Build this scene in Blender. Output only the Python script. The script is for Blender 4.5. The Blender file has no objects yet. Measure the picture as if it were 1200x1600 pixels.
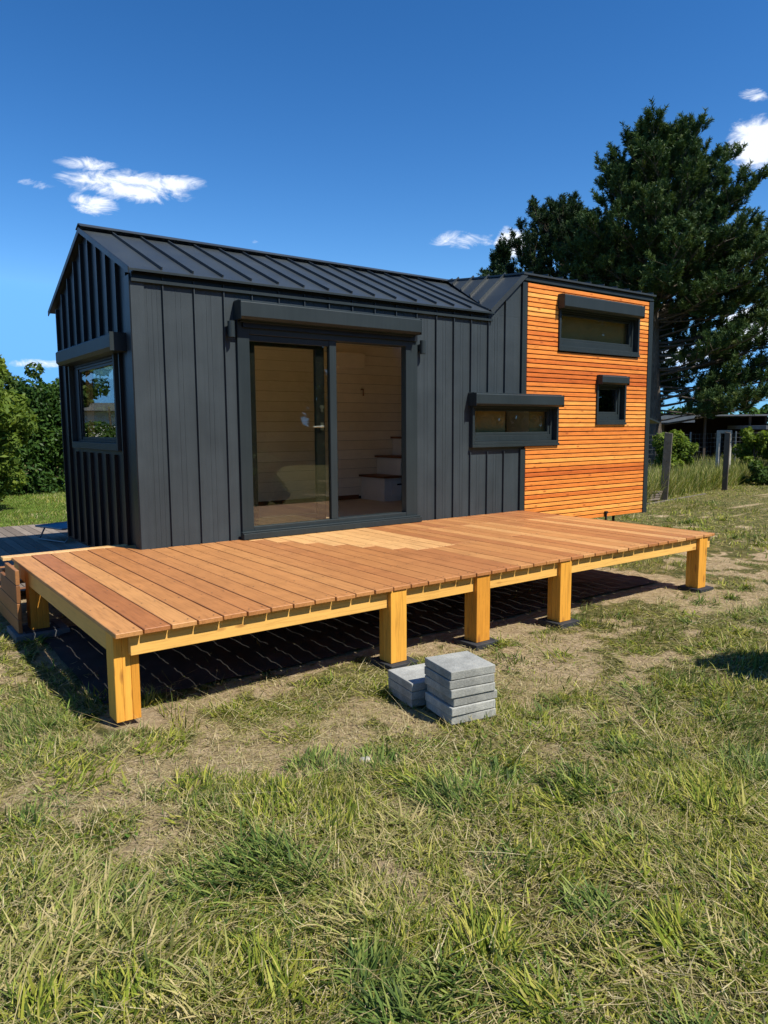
import bpy, math, random
import numpy as np
from mathutils import Vector, Matrix
R = math.radians
rng = np.random.default_rng(7); random.seed(7)
S = bpy.context.scene
C = S.collection

# ------------------------------------------------------------------ camera
YAW, PITCH, ROLL = R(53.54), R(6.633), R(-0.338)
CAM = Vector((-2.143, -6.540, 1.65))
fw = Vector((math.cos(YAW)*math.cos(PITCH), math.sin(YAW)*math.cos(PITCH), -math.sin(PITCH)))
rt = Vector((math.sin(YAW), -math.cos(YAW), 0)); up = rt.cross(fw)
rt, up = rt*math.cos(ROLL)+up*math.sin(ROLL), up*math.cos(ROLL)-rt*math.sin(ROLL)
cd = bpy.data.cameras.new('camera'); co = bpy.data.objects.new('camera', cd); C.objects.link(co)
M = Matrix((rt, up, -fw)).transposed().to_4x4(); M.translation = CAM; co.matrix_world = M
cd.sensor_fit = 'VERTICAL'; cd.sensor_height = 24; cd.lens = 1141.8/1600*24
cd.clip_end = 2000; cd.clip_start = .05
S.camera = co
S.render.engine = 'CYCLES'; S.cycles.max_bounces = 12; S.cycles.diffuse_bounces = 7; S.cycles.transparent_max_bounces = 16
S.render.resolution_x, S.render.resolution_y = 768, 1024

# ------------------------------------------------------------------ light
SUN = Vector((.26, -.69, 1.0)).normalized()
EL = math.asin(SUN.z); ROT = math.atan2(SUN.x, SUN.y)
sl = bpy.data.lights.new('sun', 'SUN'); sl.energy = 5.0; sl.angle = R(.53); sl.color = (1, .95, .86)
so = bpy.data.objects.new('sun', sl); C.objects.link(so)
so.rotation_euler = SUN.to_track_quat('Z', 'Y').to_euler(); so.location = (3, -8, 12)
S.view_settings.view_transform = 'Standard'; S.view_settings.look = 'None'
S.view_settings.gamma = 1; S.view_settings.exposure = 0.42; S.view_settings.use_curve_mapping = False

W = bpy.data.worlds.new('World'); S.world = W; W.use_nodes = True
nt = W.node_tree; nt.nodes.clear()
def N(nt, t, **k):
    n = nt.nodes.new(t)
    for a, b in k.items(): setattr(n, a, b)
    return n
def mth(nt, op, a, b=None, c=None, clamp=False):
    n = nt.nodes.new('ShaderNodeMath'); n.operation = op; n.use_clamp = clamp
    for i, v in enumerate((a, b, c)):
        if v is None: continue
        if isinstance(v, (int, float)): n.inputs[i].default_value = v
        else: nt.links.new(v, n.inputs[i])
    return n.outputs[0]
sky = N(nt, 'ShaderNodeTexSky', sky_type='NISHITA', sun_disc=False, sun_elevation=EL, sun_rotation=ROT)
sky.air_density = 1.0; sky.dust_density = 0.1; sky.ozone_density = 3.2; sky.altitude = 300
hs = N(nt, 'ShaderNodeHueSaturation'); hs.inputs['Saturation'].default_value = 1.17; hs.inputs['Hue'].default_value = .5
gm = N(nt, 'ShaderNodeGamma'); gm.inputs[1].default_value = 1.32
sc_ = N(nt, 'ShaderNodeVectorMath', operation='SCALE'); sc_.inputs['Scale'].default_value = .098
sc2 = N(nt, 'ShaderNodeVectorMath', operation='SCALE'); sc2.inputs['Scale'].default_value = 14.6
nt.links.new(sky.outputs[0], sc_.inputs[0]); nt.links.new(sc_.outputs[0], gm.inputs[0]); nt.links.new(gm.outputs[0], sc2.inputs[0])
mn = N(nt, 'ShaderNodeVectorMath', operation='MINIMUM'); mn.inputs[1].default_value = (2.4, 4.6, 8.2)
nt.links.new(sc2.outputs[0], mn.inputs[0]); nt.links.new(mn.outputs[0], hs.inputs['Color'])
tc = N(nt, 'ShaderNodeTexCoord'); sx = N(nt, 'ShaderNodeSeparateXYZ'); nt.links.new(tc.outputs['Generated'], sx.inputs[0])
az = mth(nt, 'ARCTAN2', sx.outputs[1], sx.outputs[0]); el = mth(nt, 'ARCSINE', sx.outputs[2])
cb = N(nt, 'ShaderNodeCombineXYZ')
nt.links.new(mth(nt, 'MULTIPLY', az, 1.0), cb.inputs[0]); nt.links.new(mth(nt, 'MULTIPLY', el, 2.2), cb.inputs[1])
n1 = N(nt, 'ShaderNodeTexNoise'); n1.inputs['Scale'].default_value = 24; n1.inputs['Detail'].default_value = 8; n1.inputs['Roughness'].default_value = .68
n1.inputs['Distortion'].default_value = .9
nt.links.new(cb.outputs[0], n1.inputs['Vector'])
# clouds: azimuth, elevation (deg), half-width, half-height (deg), tilt, density
CLOUDS = [(72.0, 16.7, 4.4, 1.05, .02, 1.15), (74.2, 15.3, 1.7, .75, .1, 1.0), (74.6, 17.75, 2.2, .5, 0, .9), (77.8, 16.2, 1.3, .3, 0, .6), (69.0, 17.0, 2.6, .6, -.1, 1.1),
          (47.4, 13.7, 2.4, .65, 0, .8), (43.9, 13.4, 1.3, 1.15, 0, 1.6), (27.4, 18.1, 2.2, 1.7, .15, 1.4), (26.6, 6.9, 3.0, 1.5, 0, 1.5), (31.5, 4.9, 4.0, .9, 0, 1.0),
          (27.9, 20.9, .9, .4, .3, .6), (78.2, 4.5, 2.2, .35, 0, .8), (63.0, 13.5, .4, .2, 0, .4), (110, 14, 9, 3, .1, 1), (-35, 17, 14, 4, .1, 1), (-80, 30, 12, 5, 0, 1), (200, 15, 20, 5, 0, 1), (150, 25, 10, 3, 0, 1)]
tot = None
for a0, e0, wa, we, tl, dn in CLOUDS:
    da = mth(nt, 'DIVIDE', mth(nt, 'SUBTRACT', az, R(a0)), R(wa))
    de = mth(nt, 'DIVIDE', mth(nt, 'SUBTRACT', mth(nt, 'SUBTRACT', el, R(e0)), mth(nt, 'MULTIPLY', da, R(wa)*tl)), R(we))
    r2 = mth(nt, 'ADD', mth(nt, 'MULTIPLY', da, da), mth(nt, 'MULTIPLY', de, de))
    m = mth(nt, 'MULTIPLY', mth(nt, 'SUBTRACT', 1.0, r2), dn)
    m = mth(nt, 'MAXIMUM', m, -2.0)
    tot = m if tot is None else mth(nt, 'MAXIMUM', tot, m)
dens = mth(nt, 'ADD', mth(nt, 'MULTIPLY', tot, .95), mth(nt, 'MULTIPLY', mth(nt, 'SUBTRACT', n1.outputs[0], .46), 3.4))
dens = mth(nt, 'MULTIPLY', mth(nt, 'SUBTRACT', dens, .12), 1.05, clamp=True)
gate = mth(nt, 'MULTIPLY', mth(nt, 'ADD', tot, .45), 2.0, clamp=True)
dens = mth(nt, 'MULTIPLY', mth(nt, 'MULTIPLY', dens, dens), gate)
dens = mth(nt, 'MULTIPLY', mth(nt, 'POWER', dens, .75), .93)
mx = N(nt, 'ShaderNodeMix', data_type='RGBA'); nt.links.new(dens, mx.inputs[0]); nt.links.new(hs.outputs[0], mx.inputs[6])
mx.inputs[7].default_value = (7.6, 8.0, 8.8, 1)
bg = N(nt, 'ShaderNodeBackground'); bg.inputs[1].default_value = 0.105
nt.links.new(mx.outputs[2], bg.inputs[0]); wo = N(nt, 'ShaderNodeOutputWorld'); nt.links.new(bg.outputs[0], wo.inputs[0])

# ------------------------------------------------------------------ tagging
def tag(o, label=None, cat=None, group=None, kind=None):
    if label: o['label'] = label
    if cat: o['category'] = cat
    if group: o['group'] = group
    if kind: o['kind'] = kind
    return o
def thing(name, loc, label, cat, group=None, rz=0):
    o = bpy.data.objects.new(name, None); C.objects.link(o); o.location = loc; o.rotation_euler.z = rz
    o.empty_display_size = .2
    return tag(o, label, cat, group)
def root_loc(p):
    while p.parent is not None: p = p.parent
    return Vector(p.location)

# ------------------------------------------------------------------ mesh builder
class MB:
    def __init__(s): s.v = []; s.f = []; s.r = []; s.marks = []; s.nm = 0
    def add(s, vs, fs, r=None):
        if r is None: r = random.random()
        n = len(s.v); s.marks += [s.nm]*len(vs); s.nm += 1; s.v += [tuple(v) for v in vs]; s.r += [r]*len(vs); s.f += [tuple(i+n for i in f) for f in fs]
    def box(s, x0, y0, z0, x1, y1, z1, r=None):
        if x0 > x1: x0, x1 = x1, x0
        if y0 > y1: y0, y1 = y1, y0
        if z0 > z1: z0, z1 = z1, z0
        v = [(x0,y0,z0),(x1,y0,z0),(x1,y1,z0),(x0,y1,z0),(x0,y0,z1),(x1,y0,z1),(x1,y1,z1),(x0,y1,z1)]
        s.add(v, [(0,3,2,1),(4,5,6,7),(0,1,5,4),(1,2,6,5),(2,3,7,6),(3,0,4,7)], r)
    def hexa(s, b, t, r=None):     # 4 bottom pts, 4 top pts
        s.add(list(b)+list(t), [(0,3,2,1),(4,5,6,7),(0,1,5,4),(1,2,6,5),(2,3,7,6),(3,0,4,7)], r)
    def slab(s, pts, d, r=None):   # polygon extruded by vector d
        n = len(pts); p = [Vector(q) for q in pts]; d = Vector(d); q = [a+d for a in p]
        nn = Vector((0,0,0))
        for i in range(n): nn += p[i].cross(p[(i+1) % n])
        fs = [tuple(range(n))[::-1], tuple(range(n, 2*n))]+[(i, (i+1) % n, n+(i+1) % n, n+i) for i in range(n)]
        if nn.dot(d) < 0: fs = [f[::-1] for f in fs]
        s.add(p+q, fs, r)
    def bar(s, a, b, w, h, upv=(0,0,1), r=None):
        a, b = Vector(a), Vector(b); d = (b-a).normalized(); u = Vector(upv); x = d.cross(u).normalized(); u = x.cross(d)
        o = [x*-w/2+u*-h/2, x*w/2+u*-h/2, x*w/2+u*h/2, x*-w/2+u*h/2]
        s.hexa([a+k for k in (o[0],o[1],o[2],o[3])], [b+k for k in (o[0],o[1],o[2],o[3])], r)
    def tube(s, pts, rad, n=8, r=None, cap=True):
        pts = [Vector(p) for p in pts]
        if isinstance(rad, (int, float)): rad = [rad]*len(pts)
        vs = []; fs = []
        for i, p in enumerate(pts):
            d = (pts[min(i+1, len(pts)-1)]-pts[max(i-1, 0)]).normalized()
            x = d.orthogonal().normalized() if abs(d.z) < .95 else Vector((1,0,0)).cross(d).normalized()
            if abs(d.z) < .95: x = Vector((0,0,1)).cross(d).normalized()
            y = d.cross(x)
            for k in range(n):
                a = 2*math.pi*k/n; vs.append(p+(x*math.cos(a)+y*math.sin(a))*rad[i])
        for i in range(len(pts)-1):
            for k in range(n):
                k2 = (k+1) % n; fs.append((i*n+k, i*n+k2, (i+1)*n+k2, (i+1)*n+k))
        if cap: fs.append(tuple(range(n))[::-1]); fs.append(tuple((len(pts)-1)*n+k for k in range(n)))
        s.add(vs, fs, r)
    def build(s, name, mat, parent=None, bevel=0, seg=1, smooth=False, world=True):
        me = bpy.data.meshes.new(name)
        off = root_loc(parent) if (parent is not None and world) else Vector((0,0,0))
        me.from_pydata([(v[0]-off.x, v[1]-off.y, v[2]-off.z) for v in s.v], [], s.f)
        a = me.attributes.new('rnd', 'FLOAT', 'POINT'); a.data.foreach_set('value', s.r)
        me.materials.append(mat)
        if smooth: me.polygons.foreach_set('use_smooth', [True]*len(me.polygons))
        me.update()
        o = bpy.data.objects.new(name, me); C.objects.link(o)
        if parent is not None: o.parent = parent
        if bevel:
            b = o.modifiers.new('bevel', 'BEVEL'); b.width = bevel; b.segments = seg; b.limit_method = 'ANGLE'; b.angle_limit = R(50)
        return o
def build_each(mb, name, mat, parent, bevel=0):
    out = []; k = 0
    groups = {}
    while k < len(mb.f):
        lo = min(mb.f[k]); j = k
        while j < len(mb.f) and mb.marks[min(mb.f[j])] == mb.marks[lo]: j += 1
        q = MB(); idx = sorted({i for f in mb.f[k:j] for i in f}); mp = {a: b for b, a in enumerate(idx)}
        q.v = [mb.v[i] for i in idx]; q.r = [mb.r[i] for i in idx]; q.f = [tuple(mp[i] for i in f) for f in mb.f[k:j]]
        out.append(q.build(name, mat, parent, bevel)); k = j
    return out
def np_mesh(name, V, F, rnd, mat, parent=None, col=None):
    """V (n,3) F (m,3|4) arrays, rnd (n,)"""
    me = bpy.data.meshes.new(name); n = len(V); m = len(F); k = F.shape[1]
    off = root_loc(parent) if parent is not None else Vector((0,0,0))
    V = V-np.array(off)
    me.vertices.add(n); me.vertices.foreach_set('co', V.astype(np.float32).ravel())
    me.loops.add(m*k); me.loops.foreach_set('vertex_index', F.astype(np.int32).ravel())
    me.polygons.add(m); me.polygons.foreach_set('loop_start', np.arange(0, m*k, k, dtype=np.int32))
    me.update(calc_edges=True)
    a = me.attributes.new('rnd', 'FLOAT', 'POINT'); a.data.foreach_set('value', rnd.astype(np.float32))
    if col is not None:
        c = me.attributes.new('tint', 'FLOAT_COLOR', 'POINT')
        cc = np.ones((n, 4), np.float32); cc[:, :3] = col; c.data.foreach_set('color', cc.ravel())
    me.materials.append(mat)
    o = bpy.data.objects.new(name, me); C.objects.link(o)
    if parent is not None: o.parent = parent
    return o

# ------------------------------------------------------------------ materials
def mat(name):
    m = bpy.data.materials.new(name); m.use_nodes = True; t = m.node_tree
    return m, t, t.nodes['Principled BSDF']
def ramp(t, fac, stops, interp='LINEAR'):
    n = N(t, 'ShaderNodeValToRGB'); e = n.color_ramp.elements; n.color_ramp.interpolation = interp
    while len(e) > 1: e.remove(e[-1])
    e[0].position = stops[0][0]; e[0].color = (*stops[0][1], 1)
    for p, c in stops[1:]:
        q = e.new(p); q.color = (*c, 1)
    t.links.new(fac, n.inputs[0]); return n.outputs[0]
def noise(t, vec, scale, detail=4, rough=.55, dist=0):
    n = N(t, 'ShaderNodeTexNoise'); n.inputs['Scale'].default_value = scale; n.inputs['Detail'].default_value = detail
    n.inputs['Roughness'].default_value = rough; n.inputs['Distortion'].default_value = dist
    t.links.new(vec, n.inputs['Vector']); return n.outputs[0]
def mixc(t, fac, a, b, mode='MIX'):
    n = N(t, 'ShaderNodeMix', data_type='RGBA', blend_type=mode)
    for i, v in ((0, fac), (6, a), (7, b)):
        if isinstance(v, (int, float)): n.inputs[i].default_value = v
        elif isinstance(v, tuple): n.inputs[i].default_value = (*v, 1)
        else: t.links.new(v, n.inputs[i])
    return n.outputs[2]
def attr(t, name='rnd'):
    n = N(t, 'ShaderNodeAttribute'); n.attribute_name = name; return n
def coords(t, scale=(1,1,1), rnd_off=0):
    c = N(t, 'ShaderNodeTexCoord'); m = N(t, 'ShaderNodeMapping'); m.inputs['Scale'].default_value = scale
    if rnd_off:
        a = attr(t); v = N(t, 'ShaderNodeVectorMath', operation='SCALE'); v.inputs[0].default_value = (rnd_off, rnd_off*.7, rnd_off*1.3)
        t.links.new(a.outputs['Fac'], v.inputs['Scale']); w = N(t, 'ShaderNodeVectorMath', operation='ADD')
        t.links.new(c.outputs['Object'], w.inputs[0]); t.links.new(v.outputs[0], w.inputs[1]); t.links.new(w.outputs[0], m.inputs['Vector'])
    else: t.links.new(c.outputs['Object'], m.inputs['Vector'])
    return m.outputs[0]
def bump(t, b, h, strength=.3, dist=.01):
    n = N(t, 'ShaderNodeBump'); n.inputs['Strength'].default_value = strength; n.inputs['Distance'].default_value = dist
    t.links.new(h, n.inputs['Height']); t.links.new(n.outputs[0], b.inputs['Normal'])

def wood(name, tones, axis, rough=.5, grain=.35, knots=0.0, knotcol=(.09,.03,.01), blotch=.25, bstr=.25, spec=.4):
    m, t, b = mat(name)
    st = [22, 22, 22]; st[axis] = 1.1
    v = coords(t, tuple(st), 7.0)
    g = noise(t, v, 3.2, 7, .62, .6)
    base = ramp(t, attr(t).outputs['Fac'], tones)
    lo = noise(t, coords(t, (1,1,1), 5.0), 4.5, 4, .6)
    c = mixc(t, blotch, base, ramp(t, lo, [(.3, (.55,.5,.45)), (.7, (1.25,1.2,1.15))]), 'MULTIPLY')
    c = mixc(t, grain, c, ramp(t, g, [(.32, (.42,.34,.28)), (.5, (1,1,1)), (.72, (1.22,1.2,1.15))]), 'MULTIPLY')
    if knots:
        sc = [11, 11, 11]; sc[axis] = 4.2
        vo = N(t, 'ShaderNodeTexVoronoi'); vo.inputs['Scale'].default_value = 1.0
        t.links.new(coords(t, tuple(sc), 9.0), vo.inputs['Vector'])
        k = mth(t, 'SUBTRACT', 1.0, mth(t, 'DIVIDE', vo.outputs['Distance'], knots), clamp=True)
        k = mth(t, 'POWER', k, .7)
        c = mixc(t, mth(t, 'MULTIPLY', k, .85), c, knotcol)
    t.links.new(c, b.inputs['Base Color']); b.inputs['Roughness'].default_value = rough
    b.inputs['Specular IOR Level'].default_value = spec
    bump(t, b, g, bstr, .004)
    return m
def metal(name, col, rough=.42, tex=.12, scale=160, spec=.35, cv=.16):
    m, t, b = mat(name)
    v = coords(t)
    n = noise(t, v, scale, 3, .6); n2 = noise(t, v, 2.3, 3)
    c = mixc(t, 1.0, tuple(col), ramp(t, n2, [(.3, (1-cv,)*3), (.7, (1+cv,)*3)]), 'MULTIPLY')
    n3 = noise(t, coords(t, (30, 30, 1.2)), 1.0, 5, .7); c = mixc(t, .8, c, ramp(t, n3, [(.3, (.84,.85,.86)), (.7, (1.16,1.15,1.14))]), 'MULTIPLY')
    t.links.new(c, b.inputs['Base Color'])
    t.links.new(mth(t, 'ADD', mth(t, 'MULTIPLY', n2, .16), rough-.08), b.inputs['Roughness'])
    b.inputs['Specular IOR Level'].default_value = spec
    bump(t, b, n, tex, .002)
    return m
def plain(name, col, rough=.6, spec=.4, cv=.15, scale=6, metallic=0, bstr=.1, bscale=60):
    m, t, b = mat(name)
    n2 = noise(t, coords(t), scale, 5)
    c = mixc(t, 1.0, tuple(col), ramp(t, n2, [(.3, (1-cv,)*3), (.7, (1+cv,)*3)]), 'MULTIPLY')
    t.links.new(c, b.inputs['Base Color']); b.inputs['Roughness'].default_value = rough
    b.inputs['Specular IOR Level'].default_value = spec; b.inputs['Metallic'].default_value = metallic
    if bstr: bump(t, b, noise(t, coords(t), bscale, 4), bstr, .004)
    return m
def leafmat(name, tones, trans=.35, use_tint=False, rough=.55):
    m, t, b = mat(name)
    if use_tint: c = attr(t, 'tint').outputs['Color']
    else: c = ramp(t, attr(t).outputs['Fac'], tones)
    t.links.new(c, b.inputs['Base Color']); b.inputs['Roughness'].default_value = rough; b.inputs['Specular IOR Level'].default_value = .12
    tr = N(t, 'ShaderNodeBsdfTranslucent'); t.links.new(mixc(t, 1.0, c, (1.3,1.35,.6), 'MULTIPLY'), tr.inputs[0])
    ms = N(t, 'ShaderNodeMixShader'); ms.inputs[0].default_value = trans
    t.links.new(b.outputs[0], ms.inputs[1]); t.links.new(tr.outputs[0], ms.inputs[2])
    t.links.new(ms.outputs[0], t.nodes['Material Output'].inputs[0])
    return m
def glass(name, tint=(.8,.82,.74), ior=.05):
    m, t, b = mat(name); t.nodes.remove(b)
    tr = N(t, 'ShaderNodeBsdfTransparent'); tr.inputs[0].default_value = (*tint, 1)
    gl = N(t, 'ShaderNodeBsdfGlossy'); gl.inputs['Roughness'].default_value = .0; gl.inputs[0].default_value = (.95,.96,.92,1)
    ge = N(t, 'ShaderNodeNewGeometry'); dp = N(t, 'ShaderNodeVectorMath', operation='DOT_PRODUCT')
    t.links.new(ge.outputs['Normal'], dp.inputs[0]); t.links.new(ge.outputs['Incoming'], dp.inputs[1])
    ca = mth(t, 'SUBTRACT', 1.0, mth(t, 'ABSOLUTE', dp.outputs['Value']), clamp=True)
    frv = mth(t, 'ADD', ior, mth(t, 'MULTIPLY', mth(t, 'POWER', ca, 5.0), 1-ior))
    wv = noise(t, coords(t), 1.1, 1)
    bp = N(t, 'ShaderNodeBump'); bp.inputs['Strength'].default_value = .02; bp.inputs['Distance'].default_value = .02; t.links.new(wv, bp.inputs['Height'])
    t.links.new(bp.outputs[0], gl.inputs['Normal'])
    ms = N(t, 'ShaderNodeMixShader'); t.links.new(frv, ms.inputs[0]); t.links.new(tr.outputs[0], ms.inputs[1]); t.links.new(gl.outputs[0], ms.inputs[2])
    t.links.new(ms.outputs[0], t.nodes['Material Output'].inputs[0])
    return m

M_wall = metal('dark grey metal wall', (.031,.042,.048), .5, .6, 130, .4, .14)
M_roof = metal('dark grey metal roof', (.032,.039,.041), .42, .12, 120, .5)
M_trim = metal('dark grey trim', (.020,.029,.032), .45, .06, 150, .3, .06)
M_shademetal = metal('shade darkened metal', (.008,.010,.012), .42, .08, 150, .4)  # wall metal again, with the gable side's shade put into its colour
M_black = plain('black membrane', (.012,.012,.012), .8)
M_mat = plain('black rubber mat', (.028,.03,.034), .75, .4, .3, 12, bstr=.35)
M_deckshade = plain('dark deck shade', (.035,.033,.03), .8, .3, .5, 3, bstr=.5, bscale=80)  # shade under the deck, put into a sheet's colour
M_deck = wood('red brown deck wood', [(0, (.33,.115,.040)), (.15, (.40,.160,.053)), (.5, (.48,.215,.070)), (.74, (.57,.285,.10)), (.86, (.66,.38,.15)), (1, (.74,.48,.21))], 1, .5, .46, 0, blotch=.28, bstr=.2)
M_post = wood('yellow laminated timber', [(0, (.64,.27,.03)), (.5, (.74,.35,.045)), (1, (.84,.42,.065))], 2, .55, .5, .21, (.26,.09,.02), .12, .12)
M_beam = wood('yellow timber beam', [(0, (.70,.36,.07)), (1, (.84,.49,.13))], 0, .55, .4, .18, (.28,.10,.02), .12, .12)
M_joist = wood('yellow timber joist', [(0, (.70,.36,.08)), (1, (.80,.46,.12))], 1, .55, .2, .06, (.28,.10,.02), .12, .12)
M_slat = wood('orange larch slat', [(0, (.56,.125,.020)), (.25, (.74,.205,.032)), (.6, (.86,.305,.052)), (1, (.95,.46,.10))], 0, .5, .5, .17, (.30,.06,.012), .3, .2)
M_screw = plain('dull steel screw', (.10,.07,.05), .5, .5, .1)
M_blind = plain('beige roller blind', (.40,.31,.17), .9, .1, .08, 5)
M_step = wood('brown step board', [(0, (.20,.085,.03)), (1, (.34,.15,.05))], 1, .55, .3)
M_terr = wood('weathered grey board', [(0, (.15,.12,.095)), (1, (.27,.225,.18))], 1, .8, .4)
M_inwall = wood('pale interior panelling', [(0, (.88,.79,.62)), (1, (.95,.88,.73))], 0, .6, .10, .05, (.35,.2,.1), .15, .05)
M_infloor = wood('brown interior floor', [(0, (.60,.46,.31)), (1, (.70,.55,.38))], 0, .45, .2)
M_tread = wood('dark brown stair tread', [(0, (.16,.06,.025)), (1, (.2,.08,.03))], 0, .5, .3)
M_white = plain('white painted wood', (.72,.70,.67), .5, .4, .04)
M_wplast = plain('white plastic', (.75,.75,.73), .35, .5, .03)
M_chrome = plain('brushed steel', (.75,.75,.74), .28, .5, .05, metallic=1)
M_glass = glass('window glass', (.88,.88,.80), .075)
M_gglass = glass('gable window glass', (.7,.7,.64), .11)
M_conc = None

def concrete(name, col, warm=0):
    m, t, b = mat(name)
    v = coords(t); a = attr(t)
    n1_ = noise(t, v, 9, 8, .65); n2_ = noise(t, v, 120, 4, .7)
    obj = N(t, 'ShaderNodeObjectInfo')
    c = mixc(t, 1.0, tuple(col), ramp(t, n1_, [(.3, (.66,.66,.66)), (.5, (.95,.96,.97)), (.7, (1.25,1.24,1.22))]), 'MULTIPLY')
    c = mixc(t, .8, c, ramp(t, n2_, [(.35, (.7,.7,.7)), (.6, (1.15,1.15,1.15))]), 'MULTIPLY')
    c = mixc(t, 1.0, c, ramp(t, obj.outputs['Random'], [(0, (.8,.8,.8)), (1, (1.2,1.2,1.2))]), 'MULTIPLY')
    t.links.new(c, b.inputs['Base Color']); b.inputs['Roughness'].default_value = .85
    bump(t, b, mth(t, 'ADD', n2_, mth(t, 'MULTIPLY', n1_, 2)), .5, .003)
    return m
M_conc = concrete('grey concrete', (.33,.33,.295))
M_dslab = concrete('dark grey concrete', (.16,.17,.17))
M_dconc = concrete('dark stained concrete', (.12,.10,.075))
M_kerb = concrete('pale concrete', (.42,.40,.34))

# ------------------------------------------------------------------ value noise in numpy
def vnoise(x, y, s, seed=0):
    g = np.random.default_rng(seed).random((256, 256))
    x = x*s+1000.3; y = y*s+1000.7
    xi = np.floor(x).astype(int); yi = np.floor(y).astype(int); fx = x-xi; fy = y-yi
    fx = fx*fx*(3-2*fx); fy = fy*fy*(3-2*fy)
    a = g[xi % 256, yi % 256]; b = g[(xi+1) % 256, yi % 256]; c = g[xi % 256, (yi+1) % 256]; d = g[(xi+1) % 256, (yi+1) % 256]
    return (a*(1-fx)+b*fx)*(1-fy)+(c*(1-fx)+d*fx)*fy
def fbm(x, y, s, seed=0, o=4):
    t = 0; w = 0
    for k in range(o): t = t+vnoise(x, y, s*2**k, seed+k)*.55**k; w += .55**k
    return t/w
def sst(a, b, x):
    t = np.clip((x-a)/(b-a), 0, 1); return t*t*(3-2*t)
def dirt(x, y):
    """0 = grass, 1 = bare dry soil"""
    d = fbm(x, y, 1.3, 11)*.55+fbm(x, y, 5.5, 23)*.55
    strip = np.exp(-((y+3.30)/.42)**2)*sst(-2.6, -.9, x)*(1-sst(1.6, 2.8, x))*.20
    strip += np.exp(-((x+1.7)/.5)**2-((y+1.2)/1.5)**2)*.22
    strip += np.exp(-((y+3.05)/.40)**2)*sst(1.2, 2.0, x)*(1-sst(5, 7, x))*.14
    strip += np.exp(-((y+2.6-.1*x)/.8)**2)*sst(4.2, 6, x)*(1-sst(7, 9, x))*.06-sst(7, 10, x)*.05
    strip += np.exp(-((x-5.9)/.9)**2-((y+1.5)/.8)**2)*.10
    under = sst(-1.2, -.9, x)*(1-sst(4.8, 5.2, x))*sst(-2.7, -2.2, y)*(1-sst(3, 3.3, y))*.2
    lush = sst(3.7, 4.4, -y)*.13*(1-sst(3, 7, x))+sst(4.0, 5.5, -y+.0*x)*.04
    lawn = sst(6.4, 6.8, y)*.6*(1-sst(8, 11, x))
    return sst(.57, .72, d+strip+under-lush-lawn)
def bumpz(x, y):
    return (fbm(x, y, 1.1, 51, 3)-.5)*.05+(fbm(x, y, 6, 61, 2)-.5)*.02
def gz(x, y):
    """ground height"""
    near = 1-sst(8, 16, np.hypot(x, y+3))
    return bumpz(x, y)*near-.012

# ------------------------------------------------------------------ ground
def ground():
    def axis(lo, hi, clo, chi, step):
        a = [lo]; 
        c = list(np.arange(clo, chi+1e-6, step))
        out = []; d = step; v = clo
        while v > lo: d *= 1.35; v -= d; out.append(max(v, lo))
        out = out[::-1]+c; d = step; v = chi
        while v < hi: d *= 1.35; v += d; out.append(min(v, hi))
        return np.array(out)
    X = axis(-500, 600, -6, 9, .07); Y = axis(-500, 600, -7, 5, .07)
    gx, gy = np.meshgrid(X, Y, indexing='ij'); z = gz(gx, gy)
    V = np.stack([gx, gy, z], -1).reshape(-1, 3); nx, ny = len(X), len(Y)
    i = np.arange(nx-1)[:, None]*ny+np.arange(ny-1)[None]; i = i.ravel()
    F = np.stack([i, i+ny, i+ny+1, i+1], 1)
    D = dirt(gx, gy).ravel()
    m, t, b = mat('dry soil and grass thatch')
    v = coords(t); a = attr(t).outputs['Fac']
    nz = noise(t, v, 14, 8, .7); nf = noise(t, v, 90, 4, .7)
    st = noise(t, coords(t, (30, 90, 30)), 1.5, 5, .7, 2.5)
    soil = ramp(t, nz, [(.28, (.26,.19,.115)), (.5, (.43,.33,.205)), (.72, (.60,.48,.32))])
    soil = mixc(t, .55, soil, ramp(t, st, [(.35, (.55,.5,.45)), (.6, (1.3,1.25,1.1))]), 'MULTIPLY')
    th = ramp(t, noise(t, v, 5, 8, .7), [(.3, (.055,.065,.02)), (.5, (.13,.125,.045)), (.68, (.30,.235,.115))])
    th = mixc(t, .6, th, ramp(t, st, [(.38, (.5,.5,.45)), (.6, (1.4,1.35,1.2))]), 'MULTIPLY')
    th = mixc(t, .7, th, ramp(t, nf, [(.3, (.45,.45,.4)), (.65, (1.35,1.3,1.1))]), 'MULTIPLY')
    c = mixc(t, ramp(t, mth(t, 'ADD', a, mth(t, 'MULTIPLY', mth(t, 'SUBTRACT', nz, .5), .8)), [(.3, (0,0,0)), (.65, (1,1,1))]), th, soil)
    t.links.new(c, b.inputs['Base Color']); b.inputs['Roughness'].default_value = .95; b.inputs['Specular IOR Level'].default_value = .15
    bump(t, b, mth(t, 'ADD', nz, mth(t, 'MULTIPLY', st, .6)), .9, .03)
    o = np_mesh('ground', V, F, D, m); tag(o, kind='structure')
    o.data.polygons.foreach_set('use_smooth', [True]*len(o.data.polygons))
ground()

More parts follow.
